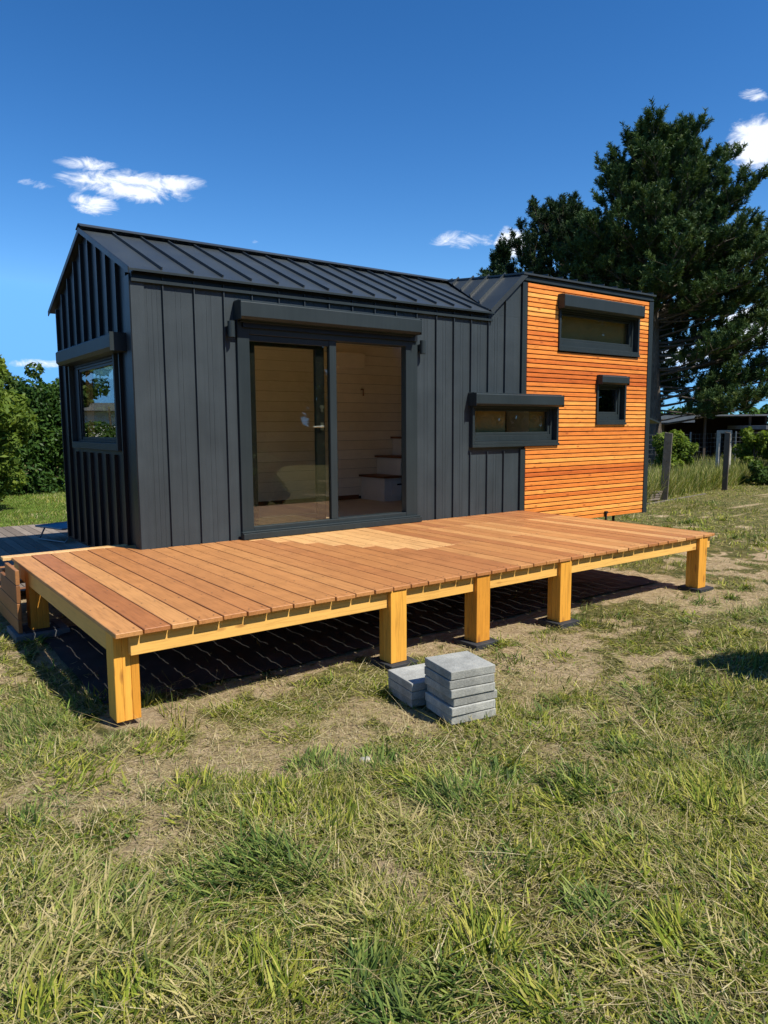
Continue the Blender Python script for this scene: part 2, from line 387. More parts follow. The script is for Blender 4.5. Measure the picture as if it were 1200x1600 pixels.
# ------------------------------------------------------------------ grass
def blades(P, h, w, azm, lean, curl, seg=2):
    """arrays -> V,F(quads as tris)"""
    n = len(P)
    dx, dy = np.cos(azm), np.sin(azm)
    wx, wy = -dy, dx
    tw = rng.uniform(-.9, .9, n); wx2 = wx*np.cos(tw)+dx*np.sin(tw)*1; wy2 = wy*np.cos(tw)+dy*np.sin(tw)
    rows = []
    s = np.linspace(0, 1, seg+1)
    for i, k in enumerate(s):
        ang = lean+curl*k*.5
        r = h*k*np.sin(ang); zz = h*k*np.cos(ang)
        c = np.stack([P[:, 0]+dx*r, P[:, 1]+dy*r, P[:, 2]+np.maximum(zz, 0.004+.0*k)], -1)
        ww = w*.5*(1-k**1.6*.75)
        if i < seg:
            o = np.stack([wx2*ww, wy2*ww, 0*ww], -1)
            rows += [c-o, c+o]
        else: rows += [c]
    V = np.stack(rows, 1)      # n, 2*seg+1, 3
    m = V.shape[1]; base = (np.arange(n)*m)[:, None]
    tr = []
    for i in range(seg-1):
        a = 2*i; tr += [(a, a+1, a+3), (a, a+3, a+2)]
    a = 2*(seg-1); tr += [(a, a+1, a+2)]
    F = (base[:, :, None]+np.array(tr)[None]).reshape(-1, 3)
    return V.reshape(-1, 3), F, m
GREEN = np.array([(.13,.175,.020), (.20,.245,.028), (.30,.31,.045), (.06,.09,.013), (.38,.35,.08)])
BLUEG = np.array([(.09,.145,.032), (.15,.21,.045), (.24,.28,.07), (.04,.07,.015)])
YEL = np.array([(.30,.30,.09), (.40,.35,.14), (.22,.26,.06), (.46,.38,.18)])
STRAW = np.array([(.42,.34,.17), (.50,.41,.22), (.34,.27,.13), (.30,.27,.10), (.56,.48,.28)])
M_grass = leafmat('grass blades', None, .27, True, .5)
DECK = (-1.02, -2.64, 4.91, 0); 
def blocked(x, y, z_under=True):
    terr = (x > -2.6) & (x < 5) & (y > 1.2) & (y < 6.4)
    for px_, py_, e in ((-1.035, -2.55, .13), (.80, -2.63, .05), (1.61, -2.63, .05), (2.56, -2.63, .05), (4.65, -2.63, .05)):
        terr = terr | ((x > px_-e) & (x < px_+.14+e) & (y > py_-e) & (y < py_+.14+e))
    terr = terr | ((x > .47) & (x < .76) & (y > -3.66) & (y < -3.05))
    return terr
def polar(n, r0, r1, half, yaw0=YAW):
    r = np.sqrt(rng.uniform(r0*r0, r1*r1, n)); a = yaw0+rng.uniform(-half, half, n)
    x = CAM.x+r*np.cos(a); y = CAM.y+r*np.sin(a); return x, y
Vs, Fs, Rs, Cs = [], [], [], []; cnt = 0
def emit(P, h, w, a, l, c, col, seg=2):
    global cnt
    if len(P) == 0: return
    V, F, m = blades(P, h, w, a, l, c, seg)
    Vs.append(V); Fs.append(F+cnt); cnt += len(V)
    Rs.append(np.repeat(rng.random(len(P)), m)); Cs.append(np.repeat(col, m, 0))
def field(n, r0, r1, half, hs, ws, kind, yaw0=YAW):
    x, y = polar(n, r0, r1, half, yaw0); D = dirt(x, y); u = rng.random(n)
    pat = fbm(x, y, 1.6, 77); pat2 = fbm(x, y, 4.5, 99)
    und = (x > -1.0) & (x < 7.5) & (y > -2.6) & (y < 2.9)
    if kind == 'green': keep = (u < (1-D)**1.5*sst(.36, .62, pat2*.7+pat*.4)*(.35+.65*sst(.40, .56, fbm(x, y, 2.2, 203)))+.04)
    elif kind == 'yel': keep = (u < (1-D)*sst(.44, .60, fbm(x, y, 1.3, 141)))
    elif kind == 'straw': keep = u < .35+.5*D*(1-D)*4*.5+.35*(pat > .52)
    keep &= ~blocked(x, y); keep &= (~und | (rng.random(n) < .25))
    x, y, pat, pat2, D = x[keep], y[keep], pat[keep], pat2[keep], D[keep]; n = len(x)
    P = np.stack([x, y, gz(x, y)], -1)
    flow = (fbm(x, y, .8, 5)*2-1)*3+.4+rng.normal(0, .9, n)
    if kind == 'green':
        tall = .55+1.1*sst(.42, .72, pat)
        h = rng.uniform(hs[0], hs[1], n)*tall; lean = np.abs(rng.normal(.55, .38, n)); curl = rng.uniform(.1, 1.1, n)
        col = GREEN[rng.integers(0, len(GREEN), n)]; bl = BLUEG[rng.integers(0, len(BLUEG), n)]
        k = sst(.5, .66, fbm(x, y, 1.1, 31))[:, None]; col = col*(1-k)+bl*k
        st = STRAW[rng.integers(0, len(STRAW), n)]; k = (rng.random(n) < .14)[:, None]*.8
        col = col*(1-k)+st*k
    elif kind == 'yel':
        h = rng.uniform(hs[0], hs[1], n); lean = rng.normal(1.05, .25, n); curl = rng.uniform(.1, .7, n)
        flow = (fbm(x, y, .9, 15)*2-1)*3.2+2.4+rng.normal(0, .45, n)
        col = YEL[rng.integers(0, 4, n)]
    else:
        h = rng.uniform(hs[0], hs[1], n)*(1.25-.6*D); lean = rng.normal(1.32, .16, n); curl = rng.uniform(-.25, .35, n)
        P[:, 2] += rng.uniform(0, .035, n)*(1-D)
        col = STRAW[rng.integers(0, len(STRAW), n)]
        k = (rng.random(n) < .30*(1-D))[:, None]*.8; col = col*(1-k)+GREEN[rng.integers(0, len(GREEN), n)]*k
    w = rng.uniform(ws[0], ws[1], n)
    col = col*rng.uniform(.6, 1.35, n)[:, None]
    emit(P, h, w, flow, lean, curl, col, 2)
H1 = R(46)
def chips(n, r0, r1, hs, ws, yaw0=YAW):
    x, y = polar(n, r0, r1, H1, yaw0); k = ~blocked(x, y) & (y < 6.5); x, y = x[k], y[k]; n = len(x)
    und = (x > -1.0) & (x < 7.5) & (y > -2.6) & (y < 2.9); k = ~und | (rng.random(n) < .4); x, y = x[k], y[k]; n = len(x); D = dirt(x, y)
    P = np.stack([x, y, gz(x, y)+rng.uniform(.002, .02, n)*(1-.8*D)], -1); mixg = (rng.random(n) < .42*(1-D))[:, None]
    col = np.where(mixg, GREEN[rng.integers(0, 5, n)], STRAW[rng.integers(0, 5, n)])*rng.uniform(.6, 1.2, n)[:, None]
    a = (fbm(x, y, .8, 5)*2-1)*3+.4+rng.normal(0, 1.3, n)
    emit(P, rng.uniform(hs[0], hs[1], n), rng.uniform(ws[0], ws[1], n), a, rng.normal(1.42, .12, n), rng.uniform(-.2, .4, n), col, 2)
chips(85000, 1.3, 4.8, (.02, .075), (.0025, .005))
chips(100000, 4.6, 10, (.03, .08), (.004, .007))
chips(30000, 9.5, 20, (.05, .10), (.008, .013))
field(150000, 1.3, 4.8, H1, (.02, .062), (.0035, .0070), 'green')
field(26000, 1.3, 4.8, H1, (.05, .14), (.0028, .0050), 'yel')
field(30000, 4.6, 10, H1, (.06, .14), (.004, .007), 'yel')
field(14000, 1.3, 4.8, H1, (.05, .16), (.0022, .0042), 'straw')
field(200000, 4.6, 10, H1, (.025, .065), (.005, .009), 'green')
field(16000, 4.6, 10, H1, (.05, .14), (.004, .006), 'straw')
field(190000, 9.5, 24, H1, (.035, .08), (.008, .016), 'green', YAW-.05)
field(30000, 9.5, 24, H1, (.06, .13), (.007, .012), 'straw', YAW-.05)
field(60000, 23, 60, H1, (.06, .14), (.03, .05), 'green')
n_ = 130000; x_ = rng.uniform(-3.5, 4.5, n_); y_ = 6.45+rng.uniform(0, 8, n_); P_ = np.stack([x_, y_, gz(x_, y_)], -1)
emit(P_, rng.uniform(.03, .06, n_), rng.uniform(.006, .012, n_), rng.uniform(0, 6.28, n_), np.abs(rng.normal(.4, .3, n_)), rng.uniform(0, .8, n_), np.array([(.13,.22,.03),(.17,.26,.04),(.10,.18,.03),(.22,.28,.06)])[rng.integers(0, 4, n_)]*rng.uniform(.8, 1.2, n_)[:, None], 2)
n_ = 9000; x_, y_ = polar(n_, 1.4, 6, H1); k_ = (fbm(x_, y_, 2.0, 303) > .56) & (dirt(x_, y_) < .5) & ~blocked(x_, y_) & (y_ < -2.7); x_, y_ = x_[k_], y_[k_]; n_ = len(x_)
emit(np.stack([x_, y_, gz(x_, y_)+.012], -1), rng.uniform(.018, .034, n_), rng.uniform(.011, .018, n_), rng.uniform(0, 6.28, n_), rng.normal(1.1, .25, n_), rng.uniform(0, .6, n_), np.array([(.09,.17,.025), (.13,.22,.035), (.07,.13,.02)])[rng.integers(0, 3, n_)], 3)
# tufts
def tuft(x, y, n, rad, L, W_, cols, leanm=.7, dirb=None):
    a = rng.uniform(0, 2*math.pi, n); r = rad*np.sqrt(rng.random(n))
    px, py = x+r*np.cos(a), y+r*np.sin(a)
    az_ = a+rng.normal(0, .7, n)
    if dirb is not None: az_ = np.where(rng.random(n) < .65, dirb+rng.normal(0, .5, n), az_)
    P = np.stack([px, py, gz(px, py)], -1)
    h = L*rng.uniform(.35, 1, n); lean = np.clip(rng.normal(leanm, .3, n)*(r/rad*.6+.5), 0, 1.4); curl = rng.uniform(.2, 1.3, n)
    col = cols[rng.integers(0, len(cols), n)]*rng.uniform(.7, 1.3, n)[:, None]
    emit(P, h, W_*rng.uniform(.6, 1.3, n), az_, lean, curl, col, 3)
def at_px(px, py):   # ground point seen at that place of the photo, used once to note positions of the tufts
    d = fw*1141.8+rt*(px-600)-up*(py-800); k = -CAM.z/d.z; return CAM.x+d.x*k, CAM.y+d.y*k
for px_, py_, n_, rad_, L_, dir_, cc in [(410,1345,420,.17,.17,2.6,BLUEG),(330,1385,260,.15,.15,2.8,BLUEG),(470,1370,260,.13,.15,3.4,BLUEG),(430,1260,260,.16,.14,1.4,GREEN),(520,1290,160,.12,.13,.5,GREEN),
    (705,1250,420,.18,.17,1.8,BLUEG),(640,1225,260,.16,.14,2.6,GREEN),(780,1215,220,.14,.13,.8,BLUEG),(905,1230,340,.17,.16,2.9,BLUEG),(870,1260,200,.13,.14,2.4,GREEN),
    (1000,1170,240,.18,.13,2.8,BLUEG),(1110,1260,360,.16,.20,.9,GREEN),(1175,1200,260,.18,.18,.6,BLUEG),(760,1470,320,.11,.17,1.2,GREEN),(700,1530,220,.10,.14,2.8,BLUEG),
    (620,1590,240,.10,.15,1.9,BLUEG),(430,1540,180,.09,.17,1.2,GREEN),(400,1500,140,.08,.14,1.7,GREEN),(570,1520,260,.11,.14,.4,BLUEG),(1050,1460,220,.10,.16,1.1,GREEN),(930,1420,160,.1,.14,1.6,BLUEG),
    (150,1430,230,.22,.19,.6,YEL),(60,1500,230,.2,.19,.5,YEL),(230,1480,150,.16,.17,.4,YEL),(330,1560,200,.14,.16,2.6,YEL),(60,1370,150,.2,.16,.4,YEL),(560,1440,200,.14,.15,2.8,YEL),(1130,1480,120,.14,.14,2.2,YEL),(950,1500,100,.14,.14,2.4,YEL),(620,1300,160,.14,.13,3.0,YEL),(200,1560,260,.12,.13,1.5,GREEN),(60,1590,200,.09,.15,1.3,GREEN),(120,1210,260,.2,.11,.4,GREEN),(60,1180,220,.2,.11,.5,GREEN),(250,1165,180,.16,.10,.3,GREEN),(230,1100,110,.06,.13,1.0,GREEN),
    (1090,1080,240,.2,.13,2.5,GREEN),(1000,1085,220,.2,.12,2.6,BLUEG),(1150,990,200,.22,.12,2.5,GREEN),(990,1010,160,.2,.10,2.6,GREEN),(860,1140,160,.17,.10,.5,GREEN),
    (500,1200,200,.17,.13,1.0,BLUEG),(590,1190,160,.15,.12,1.0,BLUEG),(940,1330,200,.12,.13,2.0,GREEN),(1160,1370,240,.12,.13,1.8,GREEN),(840,1560,200,.1,.13,2.2,GREEN),(300,1230,160,.14,.12,.5,GREEN)]:
    X_, Y_ = at_px(px_, py_); tuft(X_, Y_, int(n_*1.0), rad_*.9, L_*.95, .0090, cc, .95, dir_)
for i in range(800):
    x_, y_ = polar(1, *((1.8, 5) if i < 260 else (4, 14)), H1); x_, y_ = float(x_[0]), float(y_[0])
    if blocked(x_, y_) or (-1 < x_ < 7.5 and -2.5 < y_ < 2.9): continue
    if float(dirt(np.array([x_]), np.array([y_]))[0]) > .6 and random.random() < .8: continue
    d_ = math.hypot(x_-CAM.x, y_-CAM.y)
    tuft(x_, y_, random.randint(25, 80), random.uniform(.05, .16), random.uniform(.07, .14), .0065+.0008*d_, BLUEG if random.random() < .45 else GREEN, .85, random.uniform(0, 6.28))
# blades standing up around posts and pavers
for x_, y_ in [(-.72,-2.72),(-.70,-2.5),(.45,-3.68),(.6,-3.72),(.75,-3.72),(1.0,-2.75),(1.8,-2.7),(2.75,-2.75),(.3,-2.7),(-.4,-2.65),(2.2,-2.8),(3.4,-2.75)]:
    tuft(x_, y_, 40, .09, .11, .006, GREEN, .5)
# long dry stalks lying over the foreground
n_ = 200; x_, y_ = polar(n_, 1.6, 4.4, H1); P_ = np.stack([x_, y_, gz(x_, y_)+.02], -1)
emit(P_, rng.uniform(.18, .42, n_), rng.uniform(.002, .0034, n_), rng.uniform(0, 6.28, n_), rng.normal(1.2, .15, n_), rng.uniform(0, .5, n_), STRAW[rng.integers(0, 5, n_)]*1.15, 3)
# seedlings in the dark under the deck get a share of the field above; one object holds all short grass
o = np_mesh('grass', np.concatenate(Vs), np.concatenate(Fs), np.concatenate(Rs), M_grass, None, np.concatenate(Cs))
tag(o, 'patchy mown grass with dry straw and green tufts covering the ground', 'grass', kind='stuff')

# tall weeds under the fence
Vs, Fs, Rs, Cs = [], [], [], []; cnt = 0
n_ = 26000
s_ = rng.uniform(-1, 13, n_); t_ = np.abs(rng.normal(0, 1.2, n_))-.45; x_ = 11.6+s_+.1*t_; y_ = 2.9+s_*.19+t_+(.2)
P_ = np.stack([x_, y_, 0*x_], -1); col_ = np.array([(.17,.22,.045),(.26,.28,.07),(.36,.34,.12),(.12,.17,.04),(.45,.40,.18)])[rng.integers(0, 5, n_)]
emit(P_, rng.uniform(.25, .85, n_)*(.6+.6*fbm(x_, y_, 1.1, 3)), rng.uniform(.01, .022, n_), rng.uniform(0, 6.28, n_), np.abs(rng.normal(.25, .2, n_)), rng.uniform(0, .8, n_), col_, 3)
o = np_mesh('tall_weeds', np.concatenate(Vs), np.concatenate(Fs), np.concatenate(Rs), M_grass, None, np.concatenate(Cs))
tag(o, 'tall unmown grass and weeds growing along the fence', 'weeds', kind='stuff')

# ------------------------------------------------------------------ the house
ZE, ZR, ZT, ZB = 3.005, 3.645, 3.507, .37
LA, LB, LC, DW = 4.3, 4.905, 7.6, 2.85
house = thing('tiny_house', (3.8, 1.43, 0), 'dark grey metal clad tiny house with orange slatted end and gable roof', 'tiny house')
OPEN = dict(door=(.98, 3.13, .62, 2.60), mid=(4.0, 5.54, 1.44, 1.93), top=(5.54, 7.27, 2.68, 3.20), small=(6.36, 7.0, 1.71, 2.25))
def grid_wall(mb, us, ws, solid, thick, tofn, r=.5):
    """us, ws sorted breaks; tofn(u, w, d) -> point; d=0 outside, d=thick inside"""
    us = sorted(set(us)); ws = sorted(set(ws)); nu, nw = len(us)-1, len(ws)-1
    S_ = [[solid((us[i]+us[i+1])/2, (ws[j]+ws[j+1])/2) for j in range(nw)] for i in range(nu)]
    g = lambda i, j: 0 <= i < nu and 0 <= j < nw and S_[i][j]
    for i in range(nu):
        for j in range(nw):
            if not S_[i][j]: continue
            a, b, c, d = us[i], us[i+1], ws[j], ws[j+1]
            q = [(a,c),(b,c),(b,d),(a,d)]
            mb.add([tofn(u, w, 0) for u, w in q], [(0,1,2,3)], r); mb.add([tofn(u, w, thick) for u, w in q], [(3,2,1,0)], r)
            for (di, dj, e) in ((0,-1,(0,1)),(1,0,(1,2)),(0,1,(2,3)),(-1,0,(3,0))):
                if not g(i+di, j+dj):
                    p, k = q[e[0]], q[e[1]]
                    mb.add([tofn(*p, 0), tofn(*p, thick), tofn(*k, thick), tofn(*k, 0)], [(0,1,2,3)], r)
inhole = lambda u, w: any(a < u < b and c < w < d for a, b, c, d in OPEN.values())
m = MB()
us = [0, LB, LC]+[v for k in OPEN.values() for v in k[:2]]; ws = [ZB, ZE, ZT]+[v for k in OPEN.values() for v in k[2:]]
grid_wall(m, us, ws, lambda u, w: not inhole(u, w) and not (u < LB and w > ZE), .14, lambda u, w, d: (u, d, w))
m.slab([(LA, 0, ZE+.001), (LB-.001, 0, ZE+.001), (LB-.001, 0, ZT)], (0, .14, 0), .5)
def ranges(lo, hi, blocks):
    out = [(lo, hi)]
    for a, b in blocks:
        nx_ = []
        for p, q in out:
            if b <= p or a >= q: nx_.append((p, q)); continue
            if p < a: nx_.append((p, a))
            if b < q: nx_.append((b, q))
        out = nx_
    return [(p, q) for p, q in out if q-p > .03]
SEAMS = [.25, .54, .83, 1.12, 1.41, 1.70, 1.99, 2.28, 2.57, 2.86, 3.15, 3.44, 3.71, 3.985, 4.27, 4.56]
def seam_blocks(x):
    b = []
    if .93 < x < 3.2: b.append((.4, 2.83))
    if 3.92 < x < 5.6: b.append((1.34, 2.06))
    return b
for x in SEAMS:
    top = ZE-.03 if x <= LA else ZE+(x-LA)*.83-.03
    for a, b in ranges(ZB, top, seam_blocks(x)): m.box(x-.004, -.024, a, x+.004, 0.001, b, .5)
for i, x in enumerate(SEAMS[:-1]):
    x1 = SEAMS[i+1]
    for k in (.42, .58):
        xx = x+(x1-x)*k
        for a, b in ranges(ZB, ZE-.03, seam_blocks(xx)): m.box(xx-.002, -.0022, a, xx+.002, .001, b, .5)
for xx in (.11, .155, .20): m.box(xx-.002, -.0022, ZB, xx+.002, .001, ZE-.03, .5)
front = m.build('wall', M_wall, house); front['label'] = 'sunlit long front wall of dark grey standing seam metal'
# gable wall
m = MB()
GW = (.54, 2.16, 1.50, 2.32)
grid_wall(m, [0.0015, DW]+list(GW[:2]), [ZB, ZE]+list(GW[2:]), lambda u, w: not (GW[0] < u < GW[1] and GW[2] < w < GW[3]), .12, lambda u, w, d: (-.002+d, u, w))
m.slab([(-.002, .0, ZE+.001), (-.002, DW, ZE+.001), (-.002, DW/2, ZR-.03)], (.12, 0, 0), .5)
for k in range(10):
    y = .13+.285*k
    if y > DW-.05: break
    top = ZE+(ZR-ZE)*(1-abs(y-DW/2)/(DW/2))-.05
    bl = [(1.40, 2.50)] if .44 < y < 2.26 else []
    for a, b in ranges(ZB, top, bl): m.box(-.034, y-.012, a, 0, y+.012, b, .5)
g_ = m.build('wall', M_shademetal, house); g_['label'] = 'shaded gable wall with raised vertical seams'
# right end wall, back wall
m = MB(); m.box(LC-.12, .141, ZB, LC-.002, DW, ZT+.05); m.slab([(LC-.12, .141, ZT+.051), (LC-.12, DW, ZT+.051), (LC-.12, DW/2, ZT+.15)], (.118, 0, 0)); grid_wall(m, [.12, .35, 2.30, LC-.121], [ZB, .64, 2.75, 3.02], lambda u, w: not (.35 < u < 2.30 and .64 < w < 2.75), .118, lambda u, w, d: (u, DW-.12+d, w))
m.box(4.9, DW-.12, 3.021, LC-.121, DW-.002, ZT)
w_ = m.build('wall', M_shademetal, house); w_['label'] = 'dark rear and far end walls'
m = MB(); m.box(.371, DW-.06, .661, 1.419, DW-.055, 2.729); m.box(1.481, DW-.06, .661, 2.279, DW-.055, 2.729)
rw = MB(); ringw = rw; rw.box(1.42, DW-.09, .66, 1.48, DW-.02, 2.73); rw.box(.35, DW-.09, .64, .37, DW-.02, 2.75); rw.box(2.28, DW-.09, .64, 2.30, DW-.02, 2.75); rw.box(.37, DW-.09, .64, 2.28, DW-.02, .66); rw.box(.37, DW-.09, 2.73, 2.28, DW-.02, 2.75)
rwo = rw.build('window', M_trim, house); rwo['label'] = 'tall glazed opening added in the rear wall to light the room'; build_each(m, 'pane', M_glass, rwo)  # rear glazing added, unseen, to let daylight into the room
# roof main
yr, yo, yb = DW/2+.01, -.065, DW+.065
ze_ = ZE+.0
m = MB(); T = .014
def roof_z(y): return ze_+(ZR-ze_)*(1-abs(y-yr)/(yr-yo))
VX = lambda y: LA+(4.87-LA)*(y-yo)/(yr-yo)
m.slab([(-.06, yo, ze_), (LA+.02, yo, ze_), (4.87, yr, ZR), (-.06, yr, ZR)], (0, 0, T))
m.slab([(-.06, yb, ze_), (LA+.02, yb, ze_), (4.87, yr, ZR), (-.06, yr, ZR)][::-1], (0, 0, T))
for x in SEAMS[:14]+[4.27]:
    for sgn in (0, 1):
        p0 = (x, yo+.05, roof_z(yo+.05)+T+.012); p1 = (x, yr-.09, roof_z(yr-.09)+T+.012)
        if sgn: p0 = (x, 2*yr-p0[1], p0[2]); p1 = (x, 2*yr-p1[1], p1[2])
        m.bar(p0, p1, .012, .028, (0, 0, 1), .5)
# ridge cap + verge + eave trims
vg = MB()
for sgn in (1, -1):
    m.slab([(-.065, yr, ZR+T+.045), (4.93, yr, ZR+T+.045), (4.93, yr-sgn*.10, ZR+T+.002), (-.065, yr-sgn*.10, ZR+T+.002)], (0, 0, .006), .5)
    vg.slab([(-.066, yr, ZR-.03), (-.066, yr, ZR+T+.010), (-.066, yr-sgn*(yr-yo), ze_+T+.010), (-.066, yr-sgn*(yr-yo), ze_-.03)], (.010, 0, 0), .5)
rf = m.build('roof', M_roof, house); vg.build('verge_trim', M_shademetal, rf)
m = MB(); fz = MB(); fz.box(-.02, -.006, ze_-.061, LA+.03, -.001, ze_-.002); fz.build('frieze', M_shademetal, rf)
m.box(-.06, yo-.002, ze_-.006, LA+.02, yo+.003, ze_+.012); m.box(-.03, -.034, ze_-.088, LA+.03, -.001, ze_-.062)
m.build('eave_trim', M_trim, rf)
# sloping valley face of the raised part
m = MB()
A = Vector((LA+.0, -.03, ZE)); B = Vector((LB, -.03, ZT+.01)); Cc = Vector((4.88, yr, ZR+T+.005))
m.slab([A, B, Cc], (-.035, 0, .035), .5)
for y in (.28, .57, .86, 1.15):
    f = (y+.03)/(yr+.03)
    v0 = A.lerp(Cc, f); v1 = B.lerp(Cc, f); o_ = Vector((-.045, 0, .045)); 
    m.bar(v0+o_+(v1-v0)*.03, v1+o_, .012, .03, (-.7, 0, .7), .5)
m.bar(A+Vector((-.02,-.015,.02)), B+Vector((-.02,-.015,.02)), .03, .06, (-.7,0,.7), .5)
vf = m.build('roof', M_roof, house); vf['label'] = 'short sloping roof face rising to the raised end'
# upper roof
m = MB(); ur = ZT+.15
m.slab([(4.82, -.07, ZT+.02), (LC+.03, -.07, ZT+.02), (LC+.03, yr, ur), (4.80, yr, ur)], (0, 0, .022))
m.slab([(4.82, yb, ZT+.02), (LC+.03, yb, ZT+.02), (LC+.03, yr, ur), (4.80, yr, ur)][::-1], (0, 0, .05))
for k in range(10):
    x = 4.98+.285*k
    m.bar((x, -.07, ZT+.05), (x, yr, ur+.035), .012, .035, (0,0,1), .5)
    m.bar((x, yb, ZT+.075), (x, yr, ur+.06), .012, .035, (0,0,1), .5)
upr = m.build('roof', M_roof, house); upr['label'] = 'low pitched upper roof over the slatted end'
m = MB()
m.box(4.85, -.045, ZT-.045, LC+.01, -.036, ZT-.018); m.box(4.86, -.035, ZT-.044, LC, -.010, ZT+.018)
m.build('eave_trim', M_trim, upr)
# corner trims
m = MB(); m.box(-.036, -.012, ZB, .085, -.001, ZE-.065)
m.build('corner_trim', M_wall, house, .002); m = MB(); m.box(-.045, -.008, ZB, -.036, .12, ZE-.03); m.build('corner_trim', M_shademetal, house, .002)
m = MB(); m.box(LB-.055, -.030, ZB-.02, LB+.03, -.001, 1.36); m.box(LB-.055, -.030, 2.06, LB+.03, -.001, ZT-.06)
build_each(m, 'corner_trim', M_trim, house, .002)
m = MB(); m.box(LC-.085, -.045, ZB-.03, LC+.012, -.001, ZT-.06); m.box(LC-.001, -.03, ZB-.03, LC+.01, .12, ZT-.03)
m.build('corner_trim', M_trim, house, .002)
# larch slats
m = MB(); pitch = .0585; z = ZB-.02; k = 0
sblk = lambda z0, z1: [(a-.02, b+.02) for nme, (a, b, c, d) in OPEN.items() if nme != 'door' and z0 < d+.02 and z1 > c-.02]
zlist = []
while z+.048 < ZT-.03: zlist.append(z); z += pitch
for k, z in enumerate(zlist):
    zn = z/3.4
    tone = .5+.22*math.sin(z*4.1+.8)+.16*math.sin(z*9.7+2)+random.uniform(-.28, .28)
    if 1.75 < z < 2.25: tone -= .22
    if .75 < z < 1.5: tone += .10
    cut = [LB+.032, LC-.087]
    for a, b in ranges(cut[0], cut[1], sblk(z, z+.046)):
        m.box(a, -.034, z, b, -.012, z+.0462, min(max(tone+random.uniform(-.04, .04), 0), 1))
sl_ = m.build('wood_cladding', M_slat, house, .003)
m = MB(); grid_wall(m, [LB+.03, LC-.086]+[v for n, q in OPEN.items() if n != 'door' for v in q[:2]], [ZB-.01, ZT-.065]+[v for n, q in OPEN.items() if n != 'door' for v in q[2:]],
    lambda u, w: not inhole(u, w), .008, lambda u, w, d: (u, -.012+d, w)) if False else None
for zz0, zz1, bl in [(ZB, ZT-.065, [(a, b) for n, (a, b, c, d) in OPEN.items() if n != 'door'])]:
    pass
ks = [LB+.034, 5.54, 6.36, 7.0, 7.27, LC-.088]; zs_ = [ZB-.01, 1.44, 1.71, 1.93, 2.25, 2.68, 3.20, ZT-.065]
mm = MB(); grid_wall(mm, ks, zs_, lambda u, w: not inhole(u, w), .008, lambda u, w, d: (u, -.011+d, w), .5)
mm.build('backing', M_black, sl_)

# windows on the front
def ring(m, x0, x1, z0, z1, w, y0, y1, wb=None):
    wb = wb or w
    m.box(x0, y0, z0, x0+w, y1, z1); m.box(x1-w, y0, z0, x1, y1, z1)
    m.box(x0+w, y0, z0, x1-w, y1, z0+wb); m.box(x0+w, y0, z1-w, x1-w, y1, z1)
def shutter(x0, x1, z0, z1, dp, parent, name='shutter_box'):
    m = MB(); ch = .022
    prof = [(-.001, z0), (-.001, z1), (-dp+.02, z1), (-dp, z1-.012), (-dp, z0+ch), (-dp+.028, z0)]
    m.slab([(x0, a, b) for a, b in prof], (x1-x0, 0, 0), .5)
    m.box(x0-.004, -dp-.002, z0-.004, x0, -.001, z1+.004); m.box(x1, -dp-.002, z0-.004, x1+.004, -.001, z1+.004)
    m.box(x0, -dp+.04, z1, x1, -.002, z1+.012)
    m.box(x0+.04, -.06, z0-.02, x1-.04, -.045, z0+.001)
    return m.build(name, M_trim, parent, .002)
def window(key, box, sash_w=.075):
    x0, x1, z0, z1 = OPEN[key]
    m = MB(); ring(m, x0-.012, x1+.012, z0-.012, z1+.10, .035, -.052, .05)
    m.box(x0-.02, -.062, z0-.045, x1+.02, .03, z0-.013)
    fr = m.build('window', M_trim, house, .002)
    m = MB(); ring(m, x0+.024, x1-.024, z0+.024, z1-.005, .05, .02, .10, .075)
    ring(m, x0+.075, x1-.075, z0+.10, z1-.056, .035, .035, .09)
    m.build('frame', M_trim, fr, .003)
    m = MB(); m.box(x0+.105, .060, z0+.13, x1-.105, .064, z1-.085); m.build('pane', M_glass, fr)
    m = MB()
    for f in (.06, .5, .94):
        xx = x0+.03+(x1-x0-.06)*f; m.tube([(xx, .0175, z0+.06), (xx, .0205, z0+.06)], .007, 8)
    build_each(m, 'drain_cap', M_black, fr)
    shutter(*box, fr)
    return fr
wt = window('top', (5.505, 7.24, 3.175, 3.345, .15)); wt['label'] = 'wide loft window high in the slatted wall'
wm = window('mid', (3.955, 5.53, 1.90, 2.045, .15)); wm['label'] = 'wide low window crossing the metal and slatted walls'
wsm = window('small', (6.35, 6.96, 2.225, 2.34, .13)); wsm['label'] = 'small square window in the slatted wall'
m = MB(); m.box(5.60, .125, 2.75, 7.22, .13, 3.19); m.build('blind', M_blind, wt)
m = MB(); m.box(4.05, .125, 1.50, 4.72, .13, 1.92); m.box(5.17, .125, 1.50, 5.5, .13, 1.92); build_each(m, 'blind', M_blind, wm)
# gable window (plane x = 0)
y0, y1, z0, z1 = GW
m = MB()
def ringx(m, y0, y1, z0, z1, w, xa, xb, wb=None):
    wb = wb or w
    m.box(xa, y0, z0, xb, y0+w, z1); m.box(xa, y1-w, z0, xb, y1, z1); m.box(xa, y0+w, z0, xb, y1-w, z0+wb); m.box(xa, y0+w, z1-w, xb, y1-w, z1)
ringx(m, y0-.03, y1+.05, z0-.06, z1+.07, .04, -.05, .02, .07)
gw = m.build('window', M_trim, house, .002); gw['label'] = 'square window in the shaded gable end'
m = MB(); ringx(m, y0+.011, y1-.005, z0+.011, z1-.005, .022, .0, .07); ringx(m, .574, 1.99, z0+.034, z1-.028, .028, .012, .06)
m.box(.0, 1.991, z0+.034, .05, 2.13, z1-.028)
m.build('frame', M_shademetal, gw, .002)
m = MB(); m.box(.020, .603, z0+.063, .024, 1.961, z1-.057); m.build('pane', M_gglass, gw)
